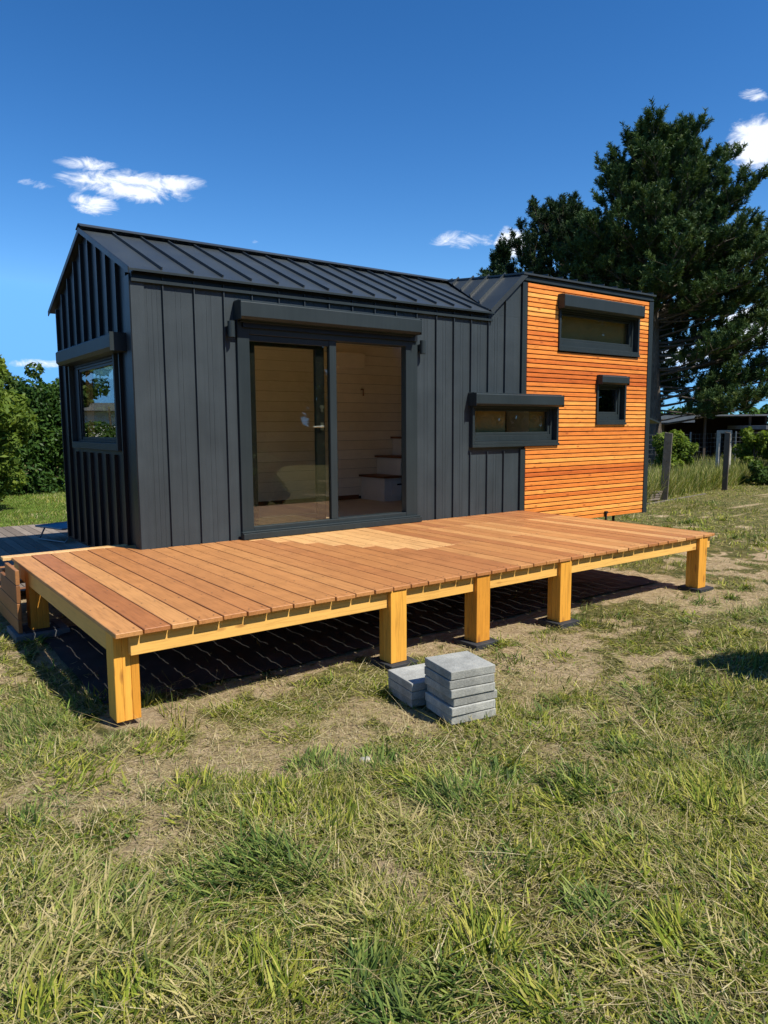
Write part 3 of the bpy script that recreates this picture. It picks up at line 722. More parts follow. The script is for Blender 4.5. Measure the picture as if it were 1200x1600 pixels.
m = MB(); prof = [(.0, 2.345), (.0, 2.50), (-.14, 2.50), (-.16, 2.485), (-.16, 2.375), (-.13, 2.345)]
m.slab([(a-.003, .22, b) for a, b in prof], (0, 2.02, 0), .5); m.box(-.165, .215, 2.34, -.003, .22, 2.505)
m.build('shutter_box', M_trim, gw, .002)

# sliding door
x0, x1, z0, z1 = OPEN['door']
m = MB()
m.box(x0-.03, -.03, z0-.06, x0+.095, .10, z1+.06)
m.box(x1-.145, -.03, z0-.06, x1+.02, .05, z1+.06)
m.box(x1-.10, .051, z0, x1-.02, .12, z1)
m.box(x0+.095, -.03, z1-.06, x1-.145, .12, z1+.06)
m.box(x0+.095, -.028, z0-.06, x1-.145, .10, z0+.06)
dr = m.build('sliding_door', M_trim, house, .003); dr['label'] = 'large glazed sliding door with its right half slid open'
m = MB(); m.box(x0-.05, -.10, .568, x1+.03, -.031, .625); m.box(x0-.05, -.075, .626, x1+.03, -.031, .64); m.build('sill', M_trim, dr, .002)
m = MB(); m.box(1.985, -.022, z0+.061, 2.068, .035, z1-.061); m.box(1.075+.001, -.015, z1-.12, 1.984, .03, z1-.061); m.build('frame', M_trim, dr, .003)
m = MB(); m.box(1.08, .004, z0+.062, 1.984, .008, z1-.121); m.build('pane', M_glass, dr)
m = MB(); ly0, ly1 = .055, .10
m.box(1.86, ly0, z0+.065, 1.965, ly1, z1-.066, .5); m.box(1.09, ly0, z0+.065, 1.17, ly1, z1-.066, .5)
m.box(1.171, ly0, z1-.15, 1.859, ly1, z1-.066, .5); m.box(1.171, ly0, z0+.065, 1.859, ly1, z0+.13, .5)
lf = m.build('sliding_leaf', M_shademetal, dr, .003)
m = MB(); m.tube([(1.925, .054, 1.66), (1.925, .015, 1.66)], .012, 10); m.tube([(1.925, .02, 1.66), (1.80, .02, 1.655)], .010, 10)
m.box(1.908, .044, 1.62, 1.942, .0545, 1.70)
m.build('handle', M_chrome, dr); m = MB()
m.tube([(1.925, .0545, 1.86), (1.925, .045, 1.86)], .022, 12); m.box(1.912, .046, 1.81, 1.938, .0545, 1.87)
m.build('lock', M_chrome, dr)
shutter(.935, 3.10, 2.665, 2.83, .16, dr)
m = MB(); m.box(x0+.02, -.055, 2.60, x1, -.031, 2.664); m.build('shutter_slat', M_shademetal, dr)

# wall lamps
for x, zt_, lab in ((.875, 2.645, 'cylinder wall lamp left of the sliding door'), (3.20, 2.615, 'cylinder wall lamp right of the sliding door')):
    m = MB(); m.tube([(x, -.062, zt_-.15), (x, -.062, zt_)], .034, 20)
    m.box(x-.018, -.03, zt_-.12, x+.018, -.001, zt_-.04)
    lp = m.build('wall_lamp', M_trim, house, .002); lp['label'] = lab

# interior
m = MB(); m.box(.13, .145, .50, LC-.13, DW-.13, .555)
fl = m.build('interior_floor', M_infloor, house)
m = MB(); fx = .13
zz = .60
while zz < 3.55:
    if zz > 2.74: m.box(.13, DW-.142, zz, LC-.14, DW-.124, zz+.138)
    else: m.box(.13, DW-.142, zz, .34, DW-.124, zz+.138); m.box(2.31, DW-.142, zz, LC-.14, DW-.124, zz+.138)
    zz += .142
iw = m.build('interior_wall', M_inwall, house); iw['label'] = 'pale horizontal board lining of the rear wall'
m = MB()
for nme in (0,):
    for s2 in ((.142, .155),):
        pass
m.box(.119, .15, .56, .135, .5, 2.95); m.box(.119, 2.2, .56, .135, 2.7, 2.95); m.box(.119, .5, .56, .135, 2.2, 1.4); m.box(.119, .5, 2.45, .135, 2.2, 2.95)
m.box(5.55, .145, .56, 5.59, 2.7, 2.41)
m.box(5.6, 1.0, 2.4, 7.4, 1.02, 3.4)
for iw2 in build_each(m, 'interior_wall', M_inwall, house): iw2['label'] = 'pale lining of the end wall and the partition'
m = MB(); m.slab([(.12, .15, 2.96), (4.85, .15, 2.96), (4.85, yr, 3.50), (.12, yr, 3.50)], (0, 0, .02)); m.slab([(.12, 2.72, 2.96), (4.85, 2.72, 2.96), (4.85, yr, 3.50), (.12, yr, 3.50)][::-1], (0, 0, .02))
m.slab([(4.85, .15, 3.38), (7.45, .15, 3.38), (7.45, 2.72, 3.38), (4.85, 2.72, 3.38)], (0, 0, .02)); m.box(5.06, .15, 2.42, 7.45, 2.7, 2.46, .3)
m.build('ceiling', M_inwall, house)
m = MB(); m.box(2.31, DW-.158, .556, 4.2, DW-.143, .62); m.build('skirting_board', M_tread, house)
m = MB()
STX = [4.22, 4.52, 4.83, 5.14]
for k, x in enumerate(STX): m.box(x+.02, 2.08, .556, 5.50, 2.69, .90+.285*k-.001)
st = m.build('staircase', M_white, house); st['label'] = 'white box staircase with dark treads inside the open door'
for k, x in enumerate(STX):
    m = MB(); m.box(x-.02, 2.04, .90+.285*k, STX[k+1]+.04 if k < 3 else 5.50, 2.69, .93+.285*k); m.build('tread', M_tread, st)
m = MB(); m.box(4.36, 2.065, .63, 4.72, 2.079, .85); m.build('drawer', M_wplast, st)
m = MB(); m.box(4.46, 2.055, .79, 4.62, 2.064, .81); m.build('drawer_handle', M_black, st)
m = MB(); m.box(3.60, DW-.30, 2.52, 4.25, DW-.145, 2.74); ac = m.build('air_conditioner', M_inwall, house, .02, 2)
m = MB(); m.tube([(4.27, DW-.145, 2.22), (4.27, DW-.2, 2.22), (4.27, DW-.2, 2.12)], .011, 8); m.build('wall_light', M_tread, house)
m = MB(); m.box(4.05, DW-.15, 1.62, 4.13, DW-.143, 1.70); m.box(4.15, DW-.15, 1.62, 4.23, DW-.143, 1.70); build_each(m, 'light_switch', M_inwall, house)
m = MB(); m.box(4.95, .9, .56, 5.54, 1.5, 2.3); m.build('window_darkener', M_tread, house)  # dark box added behind the low window to darken its middle
# awning and things on the far end, supports below
m = MB(); m.slab([(LC+.011, .1, 1.80), (LC+.011, 1.3, 1.80), (LC+.50, 1.3, 1.68), (LC+.50, .1, 1.68)], (0, 0, .025), .5)
m.build('door_canopy', M_trim, house)
m = MB()
for x in (.5, 2.5, 4.4):
    m.box(x, .25, .0, x+.2, .45, .30); m.box(x, 2.3, 0, x+.2, 2.5, .30)
m.box(.2, .4, .30, 4.8, .5, ZB-.001); m.box(.2, 2.3, .30, 4.8, 2.4, ZB-.001)
build_each(m, 'chassis', M_black, house)
m = MB(); m.tube([(7.0, .10, ZB+.02), (7.0, .10, .02)], .02, 8); m.bar((6.95, .5, .36), (6.6, .4, .02), .05, .02); m.tube([(6.62, -.05, .26), (6.62, -.05, .42)], .015, 8); m.tube([(6.62,-.05,.40),(6.62,-.05,.43)], .028, 8)
build_each(m, 'support_jack', M_black, house)
m = MB(); m.box(.0, .02, ZB-.03, 4.9, DW, ZB-.001); m.box(4.9, .02, ZB-.025, LC, DW, ZB-.001); m.build('underside', M_black, house)

# ------------------------------------------------------------------ deck
DZ, PT = .563, .028
deck = thing('timber_deck', (2, -1.3, 0), 'raised red brown plank deck on yellow timber posts in front of the house', 'deck')
m = MB(); x = -1.045; k = 0
while x < 4.88:
    w = .1460; xa, xb = x, min(x+w, 4.91)
    ye = .31 if x < -.10 else -.012
    n = min(.82, max(.02, random.gauss(.42, .19))); j = -1.35
    dy = random.uniform(-.004, .004); dz = random.uniform(-.0012, .0012); yf = -2.64+dy
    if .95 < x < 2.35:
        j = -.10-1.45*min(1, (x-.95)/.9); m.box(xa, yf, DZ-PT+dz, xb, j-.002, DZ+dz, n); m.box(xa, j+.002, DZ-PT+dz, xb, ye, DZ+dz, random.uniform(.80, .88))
    elif 2.35 <= x < 4.0:
        j = -1.5+random.choice((0, .5, .9)); m.box(xa, yf, DZ-PT+dz, xb, j-.002, DZ+dz, random.uniform(.1, .8)); m.box(xa, j+.002, DZ-PT+dz, xb, ye, DZ+dz, random.uniform(0, .6))
    elif x >= 4.0:
        j = -.69; m.box(xa, yf, DZ-PT+dz, xb, j-.003, DZ+dz, random.uniform(.2, .8)); m.box(xa, j+.003, DZ-PT+dz, xb, ye, DZ+dz, random.uniform(.0, .4))
    else:
        if k == 1: n = 0.10
        m.box(xa, yf, DZ-PT+dz, xb, ye, DZ+dz, n)
    x += .1555; k += 1
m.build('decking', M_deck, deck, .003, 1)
m = MB(); x = -1.045
while x < 4.88:
    for y in (-2.58, -2.03, -1.53, -1.03, -.53, -.06):
        for dx in (.03, .116):
            cx_, cy_ = x+dx+random.uniform(-.004, .004), y+random.uniform(-.006, .006)
            m.add([(cx_+.0052*math.cos(a), cy_+.0052*math.sin(a), DZ+.0016) for a in [k*math.pi/4 for k in range(8)]], [tuple(range(8))])
    x += .1555
o = m.build('screw_heads', M_screw, deck); o['kind'] = 'stuff'
m = MB(); m.box(-1.11, .322, DZ-.03, -.05, .43, DZ, .95); m.build('edge_board', M_deck, deck, .003)
m = MB(); bz0, bz1 = .415, DZ-PT-.003
POST = [(-1.035, -2.55), (.80, -2.63), (1.61, -2.63), (2.56, -2.63), (4.65, -2.63)]; PW = .138
segs = [(-.955, .799), (.939, 1.609), (1.749, 2.559), (2.699, 4.649), (4.789, 4.89)]
for a, b in segs: m.box(a, -2.597, bz0, b, -2.552, bz1, random.uniform(.3, 1))
for y in (-2.05, -1.55, -1.05, -.55, -.05): m.box(-.99, y, bz0+.02, 4.88, y+.045, bz1, random.random())
build_each(m, 'beam', M_beam, deck, .002)
m = MB(); m.box(-1.030, -2.549+.14, bz0, -.985, .30, bz1, .4); m.box(4.84, -2.549, bz0, 4.885, -.03, bz1, .4); build_each(m, 'beam', M_joist, deck, .002)
for i, (px_, py_) in enumerate(POST+[(-1.033, -.30), (.8, -.3), (1.9, -.3), (2.9, -.3), (4.65, -.3)]):
    m = MB(); w3 = PW/3; zb_ = .059 if i == 5 else .035 if i == 0 else .023; zt_ = bz1
    for q in range(3):
        dd = .0015*(q == 1)
        if i in (0, 5): m.box(px_+q*w3+.0005, py_+dd, zb_, px_+(q+1)*w3-.0005, py_+PW, zt_, random.random())
        else: m.box(px_+dd, py_+q*w3+.0005, zb_, px_+PW, py_+(q+1)*w3-.0005, zt_, random.random())
    if i in (1, 2, 3):   # the outer two plies stand up to the plank ends
        pass
    m.build('post', M_post, deck, .0025)
    m = MB(); e_ = random.uniform(-.01, .02)
    if i == 5:
        m.box(px_-.13, py_-.10, .0, px_+.27, py_+.30, .05); m.build('base_slab', M_dslab, deck, .004)
        m = MB(); m.box(px_-.05, py_-.05, .051, px_+.2, py_+.2, .058)
        m.build('base_mat', M_mat, deck)
    else:
        if i == 0: m.box(px_-.11, py_-.13, -.02, px_+.25, py_+.24, .034)
        else: m.box(px_-.05+e_, py_-.05, -.02, px_+.19+e_, py_+.2, .022); m.build('base_mat', M_mat, deck, .003)
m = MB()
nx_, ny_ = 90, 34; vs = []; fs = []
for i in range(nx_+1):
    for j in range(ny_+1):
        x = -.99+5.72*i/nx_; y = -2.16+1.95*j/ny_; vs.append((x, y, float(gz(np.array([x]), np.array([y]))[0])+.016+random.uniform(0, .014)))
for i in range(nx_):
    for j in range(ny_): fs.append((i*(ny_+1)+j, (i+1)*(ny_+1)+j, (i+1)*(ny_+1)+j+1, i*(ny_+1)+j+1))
m.add(vs, fs, .5); o = m.build('shade_sheet', M_deckshade, None, 0, 1, True); tag(o, 'dark shade sheet added to deepen the shade under the raised deck', 'shade sheet')  # dark sheet added so the shade under the deck turns near black
# steps behind the left end
steps = thing('wooden_steps', (-.6, .5, 0), 'brown wooden steps going down behind the left end of the deck', 'steps')
m = MB()
for z0_, z1_, ye in ((.445, .56, .08), (.30, .441, .345), (.17, .296, .63), (.06, .166, .9)):
    m.box(-1.135, -.36, z0_, -1.105, ye, z1_)
m.build('side_panel', M_step, steps, .003)
for z_, ya, yb_ in ((.415, .435, .60), (.27, .605, .80), (.13, .805, .98)):
    m = MB(); m.box(-1.103, ya, z_, -.1, yb_, z_+.03); m.build('tread', M_step, steps, .003)

# ------------------------------------------------------------------ concrete pavers
def paver(x, y, z, rz, label, tilt=(0, 0), s=.295):
    m = MB(); m.box(-s/2, -s/2, 0, s/2, s/2, .049)
    o = m.build('concrete_paver', M_conc, None, .005, 2); o.location = (x, y, z); o.rotation_euler = (tilt[0], tilt[1], rz)
    return tag(o, label, 'paver', 'concrete pavers stacked on the grass')
namesA = ['whitish bottom slab of the taller concrete paver stack', 'second slab from the bottom of the taller paver stack', 'third slab from the bottom of the taller paver stack, paler front edge',
          'fourth slab from the bottom of the taller paver stack', 'fifth slab up of the taller paver stack, just under the top one', 'top slab of the taller concrete paver stack, stained face upwards']
for i in range(6):
    paver(.625+random.uniform(-.006, .006)+(.012 if i in (0, 2) else 0), -3.52+random.uniform(-.005, .005), .005+.0515*i, R(-11)+random.uniform(-.03, .03), namesA[i], (random.uniform(-.004,.004), random.uniform(-.006,.006)))
namesB = ['bottom slab of the lower paver stack, dark and shifted aside', 'middle slab of the lower concrete paver stack', 'top slab of the lower paver stack beside the taller stack']
for i in range(3):
    paver(.610+(.0 if i else .01), -3.18+(.01 if i == 0 else 0), .0+.0515*i, R(-9)+random.uniform(-.02, .02), namesB[i])
m = MB()
def rock(name, loc, s, matr, label, cat):
    V = []; 
    import bmesh
    bm = bmesh.new(); bmesh.ops.create_icosphere(bm, subdivisions=2, radius=1)
    for v in bm.verts: v.co = Vector((v.co.x*s[0], v.co.y*s[1], v.co.z*s[2]))*random.uniform(.85, 1.12)
    me = bpy.data.meshes.new(name); bm.to_mesh(me); bm.free(); me.materials.append(matr)
    o = bpy.data.objects.new(name, me); C.objects.link(o); o.location = loc; return tag(o, label, cat)
rock('stone', (-.17, -3.7, .01), (.032, .024, .018), M_kerb, 'small pale stone lying in the dry grass before the deck', 'stone')

# ------------------------------------------------------------------ rear terrace and lounger
terr = MB(); x = -2.6
while x < 4.9:
    terr.box(x, 1.2, .05, x+.115, 6.4, .10); x += .121
o = terr.build('wooden_terrace', M_terr, None, .003)
tag(o, 'low weathered grey board terrace behind the house', 'terrace')
M_blue = plain('blue woven fabric', (.035,.21,.29), .7, .3, .1, bstr=.3, bscale=200)
M_wire = plain('dull wire', (.12,.13,.13), .6, .3, .1)
M_frm = plain('grey painted tube', (.25,.27,.29), .4, .5, .05, metallic=.5)
lg = thing('sun_lounger', (.3, 4.7, .1), 'low blue folding camp lounger standing on the terrace behind the house', 'lounger')
a_ = R(20)
def L(u, v, z): return (.20+u*math.cos(a_)-v*math.sin(a_), 3.95+u*math.sin(a_)+v*math.cos(a_), z-.075 if z > .2 else z)
m = MB(); m.hexa([L(.0,0,.36), L(1.9,0,.36), L(1.9,.62,.36), L(.0,.62,.36)], [L(0,0,.375), L(1.9,0,.375), L(1.9,.62,.375), L(0,.62,.375)]); m.build('bed', M_blue, lg, .004)
m = MB(); m.tube([L(-.02,-.01,.375), L(1.92,-.01,.375), L(1.92,.63,.375), L(-.02,.63,.375), L(-.02,-.01,.375)], .014, 8); m.build('frame', M_frm, lg)
for u in (.12, .75, 1.5):
    m = MB(); m.tube([L(u, .0, .36), L(u-.1, .0, .115), L(u-.1, .62, .115), L(u, .62, .36)], .012, 8); m.build('leg', M_frm, lg)

# ------------------------------------------------------------------ vegetation
def leaves(centers, radii, n, size, mode='shell'):
    """leaf faces in a set of ellipsoidal clumps; returns V,F,rnd"""
    c = np.array(centers); r = np.array(radii); 
    if r.ndim == 1: r = np.stack([r]*3, 1)
    w = r[:, 0]*r[:, 2]+.01; idx = rng.choice(len(c), n, p=w/w.sum())
    d = rng.normal(size=(n, 3)); d /= np.linalg.norm(d, axis=1)[:, None]
    k = rng.uniform(.35, 1.08, n)**(.45)
    p = c[idx]+d*r[idx]*k[:, None]
    nm = d*.6+rng.normal(size=(n, 3))*.55+np.array([0, 0, .45]); nm /= np.linalg.norm(nm, axis=1)[:, None]
    t = np.cross(nm, rng.normal(size=(n, 3))); t /= np.linalg.norm(t, axis=1)[:, None]; b = np.cross(nm, t)
    s = (size*rng.uniform(.6, 1.3, n))[:, None]
    V = np.stack([p-t*s, p+b*s*.42, p+t*s, p-b*s*.42], 1)
    V[:, 0] -= nm*s*.15; V[:, 2] -= nm*s*.3
    F = (np.arange(n)*4)[:, None]+np.array([0,1,2,3])[None]
    rn = np.clip(rng.normal(.5, .2, n)+(vnoise(c[idx, 0]*3.1, c[idx, 2]*3.7+c[idx, 1], 1.0, 9)-.5)*.5, 0, 1)
    return V.reshape(-1, 4, 3).reshape(-1, 3), F, np.repeat(rn, 4)
M_bark = None
def barkm(name, c0, c1):
    m, t, b = mat(name); v = coords(t, (9, 9, 2.2)); n = noise(t, v, 2.5, 7, .7, .8)
    t.links.new(ramp(t, n, [(.3, c0), (.65, c1)]), b.inputs['Base Color']); b.inputs['Roughness'].default_value = .95
    bump(t, b, n, 1.0, .05); return m
M_bark = barkm('pine bark', (.045,.034,.026), (.20,.16,.12))
M_twig = barkm('twig bark', (.06,.045,.03), (.16,.12,.08))
M_needle = leafmat('pine needles', [(0, (.026,.052,.018)), (.45, (.058,.104,.034)), (.8, (.11,.155,.045)), (1, (.17,.20,.06))], .12, rough=.5)
M_needle2 = leafmat('dark pine needles', [(0, (.018,.036,.015)), (.5, (.032,.062,.024)), (1, (.06,.095,.03))], .10, rough=.5)
M_leafA = leafmat('laurel leaves', [(0, (.022,.055,.014)), (.5, (.045,.095,.02)), (1, (.09,.16,.03))], .28, rough=.4)
M_leafB = leafmat('yellow green leaves', [(0, (.07,.12,.02)), (.5, (.13,.19,.03)), (1, (.24,.29,.05))], .35)
M_leafC = leafmat('hedge leaves', [(0, (.035,.075,.018)), (.5, (.075,.125,.028)), (1, (.15,.19,.05))], .3)

def bushy(name, base, blobs, n, size, m, label, cat, group=None, stem=True):
    t = thing(name, base, label, cat, group)
    cs, rs = [], []
    for (x, y, z, rx, ry, rz) in blobs:
        k = max(16, int(40*rx*rz))
        for _ in range(min(k, 90)):
            d = rng.normal(size=3); d /= np.linalg.norm(d); q = rng.uniform(.25, 1.12)
            cs.append((base[0]+x+d[0]*rx*q, base[1]+y+d[1]*ry*q, max(base[2]+z+d[2]*rz*q, .15))); s = rng.uniform(.12, .30)*min(1.1, .35+.65*max(rx, rz))
            rs.append((s*1.1, s*1.1, s))
    V, F, rn = leaves(cs, rs, n, size)
    V[:, 2] = np.maximum(V[:, 2], .02)
    np_mesh('crown', V, F, rn, m, t)
    if stem:
        mb = MB()
        for (x, y, z, rx, ry, rz) in blobs:
            mb.tube([(base[0]+x*.1, base[1]+y*.1, -.05), (base[0]+x*.5, base[1]+y*.5, z*.5), (base[0]+x, base[1]+y, z+rz*.5)], [.06, .04, .015], 6)
        for c_ in cs[::3]:
            i = min(range(len(blobs)), key=lambda q: (blobs[q][0]+base[0]-c_[0])**2+(blobs[q][1]+base[1]-c_[1])**2)
            bx = blobs[i]; mb.tube([(base[0]+bx[0]*.7, base[1]+bx[1]*.7, bx[2]*.7), c_], [.018, .005], 4, cap=False)
        mb.build('trunk', M_twig, t)
    return t
def polr(D, azd): return (CAM.x+D*math.cos(R(azd)), CAM.y+D*math.sin(R(azd)), 0)

# laurel hedge behind the lawn
hz = thing('laurel_hedge', (2, 13.6, 0), 'tall dark green leafy hedge at the far edge of the lawn', 'hedge')
cs, rs = [], []
for s in np.arange(-11, 13, .42):
    x = 1.6+s; y = 13.35+s*.28+.5
    top = (2.55 if x > 0 else 1.9)+.35*math.sin(s*1.7)+.2*math.sin(s*4.1)
    for z in np.arange(.2, top, .4):
        cs.append((x+rng.uniform(-.15, .15), y+rng.uniform(-.2, .15), z)); q = rng.uniform(.28, .45); rs.append((q, q, q))
V, F, rn = leaves(cs, rs, 90000, .075); V[:, 2] = np.maximum(V[:, 2], .01)
np_mesh('foliage', V, F, rn, M_leafA, hz)
m = MB(); 
for s in np.arange(-11, 13, .6): m.tube([(1.6+s, 13.85+s*.28, 0), (1.6+s+.1, 13.9+s*.28, 2.2)], [.04, .02], 6)
m.build('stem', M_twig, hz)
b = polr(22.5, 79.3); bushy('shrub', b, [(0,0,2.0,1.3,1.0,1.5), (-1.6,.2,2.2,1.1,1,1.5), (1.0,0,1.6,1,1,1.35)], 26000, .085, M_leafC, 'pale green shrub with upright shoots rising above the hedge', 'shrub')
b = polr(23.5, 76.6); bushy('shrub', b, [(0,0,1.9,1.3,1.0,1.35), (1.4,.2,1.8,1.1,1,1.5)], 18000, .09, M_leafA, 'dark leafy shrub behind the hedge against the house corner', 'shrub')
b = polr(16.5, 82.9); bushy('young_tree', b, [(.15,0,1.7,.9,.8,1.3), (-.5,.3,2.1,.8,.8,1.5), (.1,0,2.9,.6,.6,.75)], 22000, .07, M_leafB, 'yellow green leafy young tree at the left picture edge', 'tree')
b = polr(8.6, 84.6); bushy('shrub', b, [(.1,0,.80,.30,.3,.34), (-.4,.1,.75,.45,.4,.5), (.12,0,.42,.25,.25,.2)], 4200, .045, M_leafB, 'loose shrub hanging over the left end of the terrace', 'shrub')

def pine(name, base, H, prof, nb, seed, label, m_, z0=1.6, trunk_r=.24, lean=(0, 0), k=52, nlen=.115, dens=1.0, cat='pine tree', bare=None):
    """black pine: tapered trunk, up-curving limbs, bundles of needles. prof(u, azimuth) -> crown radius"""
    rg = np.random.default_rng(seed); t = thing(name, base, label, cat)
    B = np.array(base, float); mb = MB(); tp = []
    for q in range(9):
        f = q/8; tp.append(B+np.array([lean[0]*f+.10*math.sin(f*5+seed), lean[1]*f+.10*math.cos(f*4+seed), H*.95*f-.05]))
    mb.tube(tp, [trunk_r*(1-.9*(q/8)**.9)*(1.2 if q == 0 else 1) for q in range(9)], 10)
    P, Dr = [], []
    for i in range(nb):
        f = (i+rg.random())/nb; z = z0+(H-z0)*f**.95; az_ = i*2.399+rg.normal(0, .35)
        if f < .36 and bare is not None and math.cos(az_-bare) > -.1 and rg.random() < .88: continue
        rad = max(.2, prof(f, az_)*rg.uniform(.62, 1.08))
        el0 = R(rg.uniform(-12, 12)+50*f**1.8)
        tf = z/H; org = B+np.array([lean[0]*tf, lean[1]*tf, z-(.35*rad if f > .5 else 0)])
        d = np.array([math.cos(az_)*math.cos(el0), math.sin(az_)*math.cos(el0), math.sin(el0)])
        ns = max(4, int(rad/.34)); pts = [org]
        for s in range(ns):
            d = d+np.array([rg.normal(0, .07), rg.normal(0, .07), .04+rg.normal(0, .05)]); d /= np.linalg.norm(d)
            pts.append(pts[-1]+d*rad/ns)
        mb.tube(pts, [max(.010, (.010+.009*rad)*(1-s/(ns+.5))) for s in range(ns+1)], 5, cap=False)
        for s in range(1, ns+1):
            if s/ns < .30 and rad > 1.4: continue
            for q in range(3):
                sd = (1, -1, .15)[q]*rg.uniform(.45, 1.25)
                dd = pts[s]-pts[s-1]; dd /= np.linalg.norm(dd); c, s_ = math.cos(sd), math.sin(sd)
                tw = np.array([dd[0]*c-dd[1]*s_, dd[0]*s_+dd[1]*c, dd[2]+rg.uniform(-.15, .5)]); tw /= np.linalg.norm(tw)
                Lt = rg.uniform(.3, .8)*min(1, rad/2.0+.25)
                e = pts[s]+tw*Lt; mb.tube([pts[s], e], [.010, .004], 3, cap=False)
                for w in range(int(round(rg.uniform(1.8, 3.9)*dens))):
                    g = rg.uniform(.25, 1.0)**.5; sp = pts[s]+tw*Lt*g
                    sdv = tw*.5+rg.normal(size=3)*.38+np.array([0, 0, .8]); sdv /= np.linalg.norm(sdv)
                    P.append(sp); Dr.append(sdv)
    P = np.array(P); Dr = np.array(Dr); n = len(P)
    Pp = np.repeat(P, k, 0); Dd = np.repeat(Dr, k, 0)
    u = rg.random(n*k)*np.repeat(rg.uniform(.18, .36, n), k)
    rv = rg.normal(size=(n*k, 3)); pr = np.cross(Dd, rv); pr /= np.linalg.norm(pr, axis=1)[:, None]
    nd = Dd*rg.uniform(.3, 1.0, n*k)[:, None]+pr*.75; nd /= np.linalg.norm(nd, axis=1)[:, None]
    a = Pp+Dd*u[:, None]; Ln = nlen*rg.uniform(.6, 1.15, n*k)[:, None]; wd = np.cross(nd, rg.normal(size=(n*k, 3))); wd /= np.linalg.norm(wd, axis=1)[:, None]
    wv = wd*.0115
    V = np.stack([a-wv, a+wv, a+nd*Ln+wv*.4, a+nd*Ln-wv*.4], 1).reshape(-1, 3)
    F = (np.arange(n*k)*4)[:, None]+np.array([0,1,2,3])[None]
    sr = np.repeat(np.clip(rg.normal(.42, .2, n), 0, 1), k)
    np_mesh('crown', V, F, np.repeat(sr, 4), m_, t)
    mb.build('trunk', M_bark, t, smooth=True)
    print(name, n, 'shoots')
    return t
def prof_big(f, a):
    if f < .30: r = 2.6+1.3*f/.30
    else: r = 3.45*max(0, 1-((f-.30)/.72)**1.9)**.62
    s = math.cos(a-R(-36)); return max(.55, r*(1+.32*s*(1-f)))
b = polr(24.0, 33.35)
pine('pine_tree', b, 9.7, prof_big, 240, 3, 'tallest pine standing right of the slatted house end', M_needle, 1.7, .23, (-.05, .0), dens=1.5, bare=R(180))
def prof_mid(f, a):
    r = 1.8+1.2*f/.3 if f < .3 else 3.0*max(0, 1-((f-.3)/.72)**2.2)**.65
    return max(.25, r)
b = polr(26.5, 40.0); pine('pine_tree', b, 8.7, prof_mid, 130, 8, 'darker middle pine behind the roof of the slatted end', M_needle2, 1.8, .2, (.1, .2))
b = polr(27.5, 44.6); pine('pine_tree', b, 7.75, lambda f, a: max(.2, 1.3*(1-f**1.8)), 60, 12, 'small pine top showing above the left of the raised roof', M_needle2, 2.0, .12)
b = polr(33, 50.3); pine('conifer', b, 7.4, lambda f, a: max(.12, .8*(1-f)), 18, 15, 'thin far conifer tip just above the main roof ridge', M_needle2, 3, .1, cat='conifer')

# garden at the right, along the fence
b = (15.1, 4.3, 0); bushy('shrub', b, [(0,0,.75,.42,.42,.6), (.45,-.1,1.05,.38,.35,.42), (-.2,0,.4,.4,.3,.3)], 6500, .06, M_leafB, 'bright yellow green shrub between the two fence posts', 'shrub')
b = (20.0, 4.6, 0); bushy('shrub', b, [(0,0,.9,.8,.6,.6), (1.0,-.5,1.1,.8,.6,.75), (2.3,-.5,1.0,.9,.6,.7)], 9000, .07, M_leafB, 'straggly yellow shrubs by the wire fence at right edge', 'shrub')
b = (19.6, 3.4, 0); bushy('shrub', b, [(0,0,.35,.7,.5,.35), (1.2,0,.4,.8,.5,.4), (-1.2,.1,.25,.6,.5,.28)], 7000, .06, M_leafC, 'low mixed green bush in front of the right fence', 'shrub')
for s, bb, lab in ((0, polr(36, 30.6), 'dark tree mass behind the right shed'),):
    pass

M_oldw = wood('old post wood', [(0, (.07,.055,.045)), (1, (.12,.10,.08))], 2, .9, .5)
M_paint = plain('dark stained timber wall', (.035,.022,.018), .8, .3, .3, 4)
M_fibre = plain('grey fibre cement roof', (.15,.16,.17), .8, .3, .2, 3)
M_fasc = plain('grey blue fascia', (.14,.17,.20), .7, .3, .2, 3)
M_brick = plain('faded brick', (.30,.17,.13), .85, .3, .25, 9)

def fpost(loc, h, w, d, tilt, m_, label, cap=False, grp='fence posts at the edge of the plot', rz=0):
    t = thing('fence_post', loc, label, 'fence post', grp, rz)
    mb = MB(); mb.hexa([(-w/2,-d/2,-.2),(w/2,-d/2,-.2),(w/2,d/2,-.2),(-w/2,d/2,-.2)], [(-w/2+tilt[0],-d/2+tilt[1],h),(w/2+tilt[0],-d/2+tilt[1],h),(w/2+tilt[0],d/2+tilt[1],h+.03),(-w/2+tilt[0],d/2+tilt[1],h+.03)])
    mb.build('shaft', m_, t, .008, 1, world=False)
    mb = MB()
    for z in (.45, .85, 1.25):
        mb.tube([(-w/2-.004+tilt[0]*z/h, tilt[1]*z/h-.01, z), (-w/2-.03+tilt[0]*z/h, tilt[1]*z/h-.01, z), (-w/2-.03+tilt[0]*z/h, tilt[1]*z/h-.01, z+.03)], .005, 6)
        mb.build('wire_hook', M_black, t, world=False); mb = MB()
    return t
fpost((12.5, 2.80, 0), 1.47, .05, .17, (.04, -.06), M_dconc, 'nearest square concrete fence post leaning beside the slatted house end', rz=R(24))
fpost((15.9, 3.25, 0), 1.45, .03, .14, (.05, .0), M_oldw, 'dark weathered fence post in front of the pale double post', rz=R(8))
gt = thing('gate_frame', (18.3, 4.6, 0), 'pale concrete double post with a short cross bar on top', 'gate post')
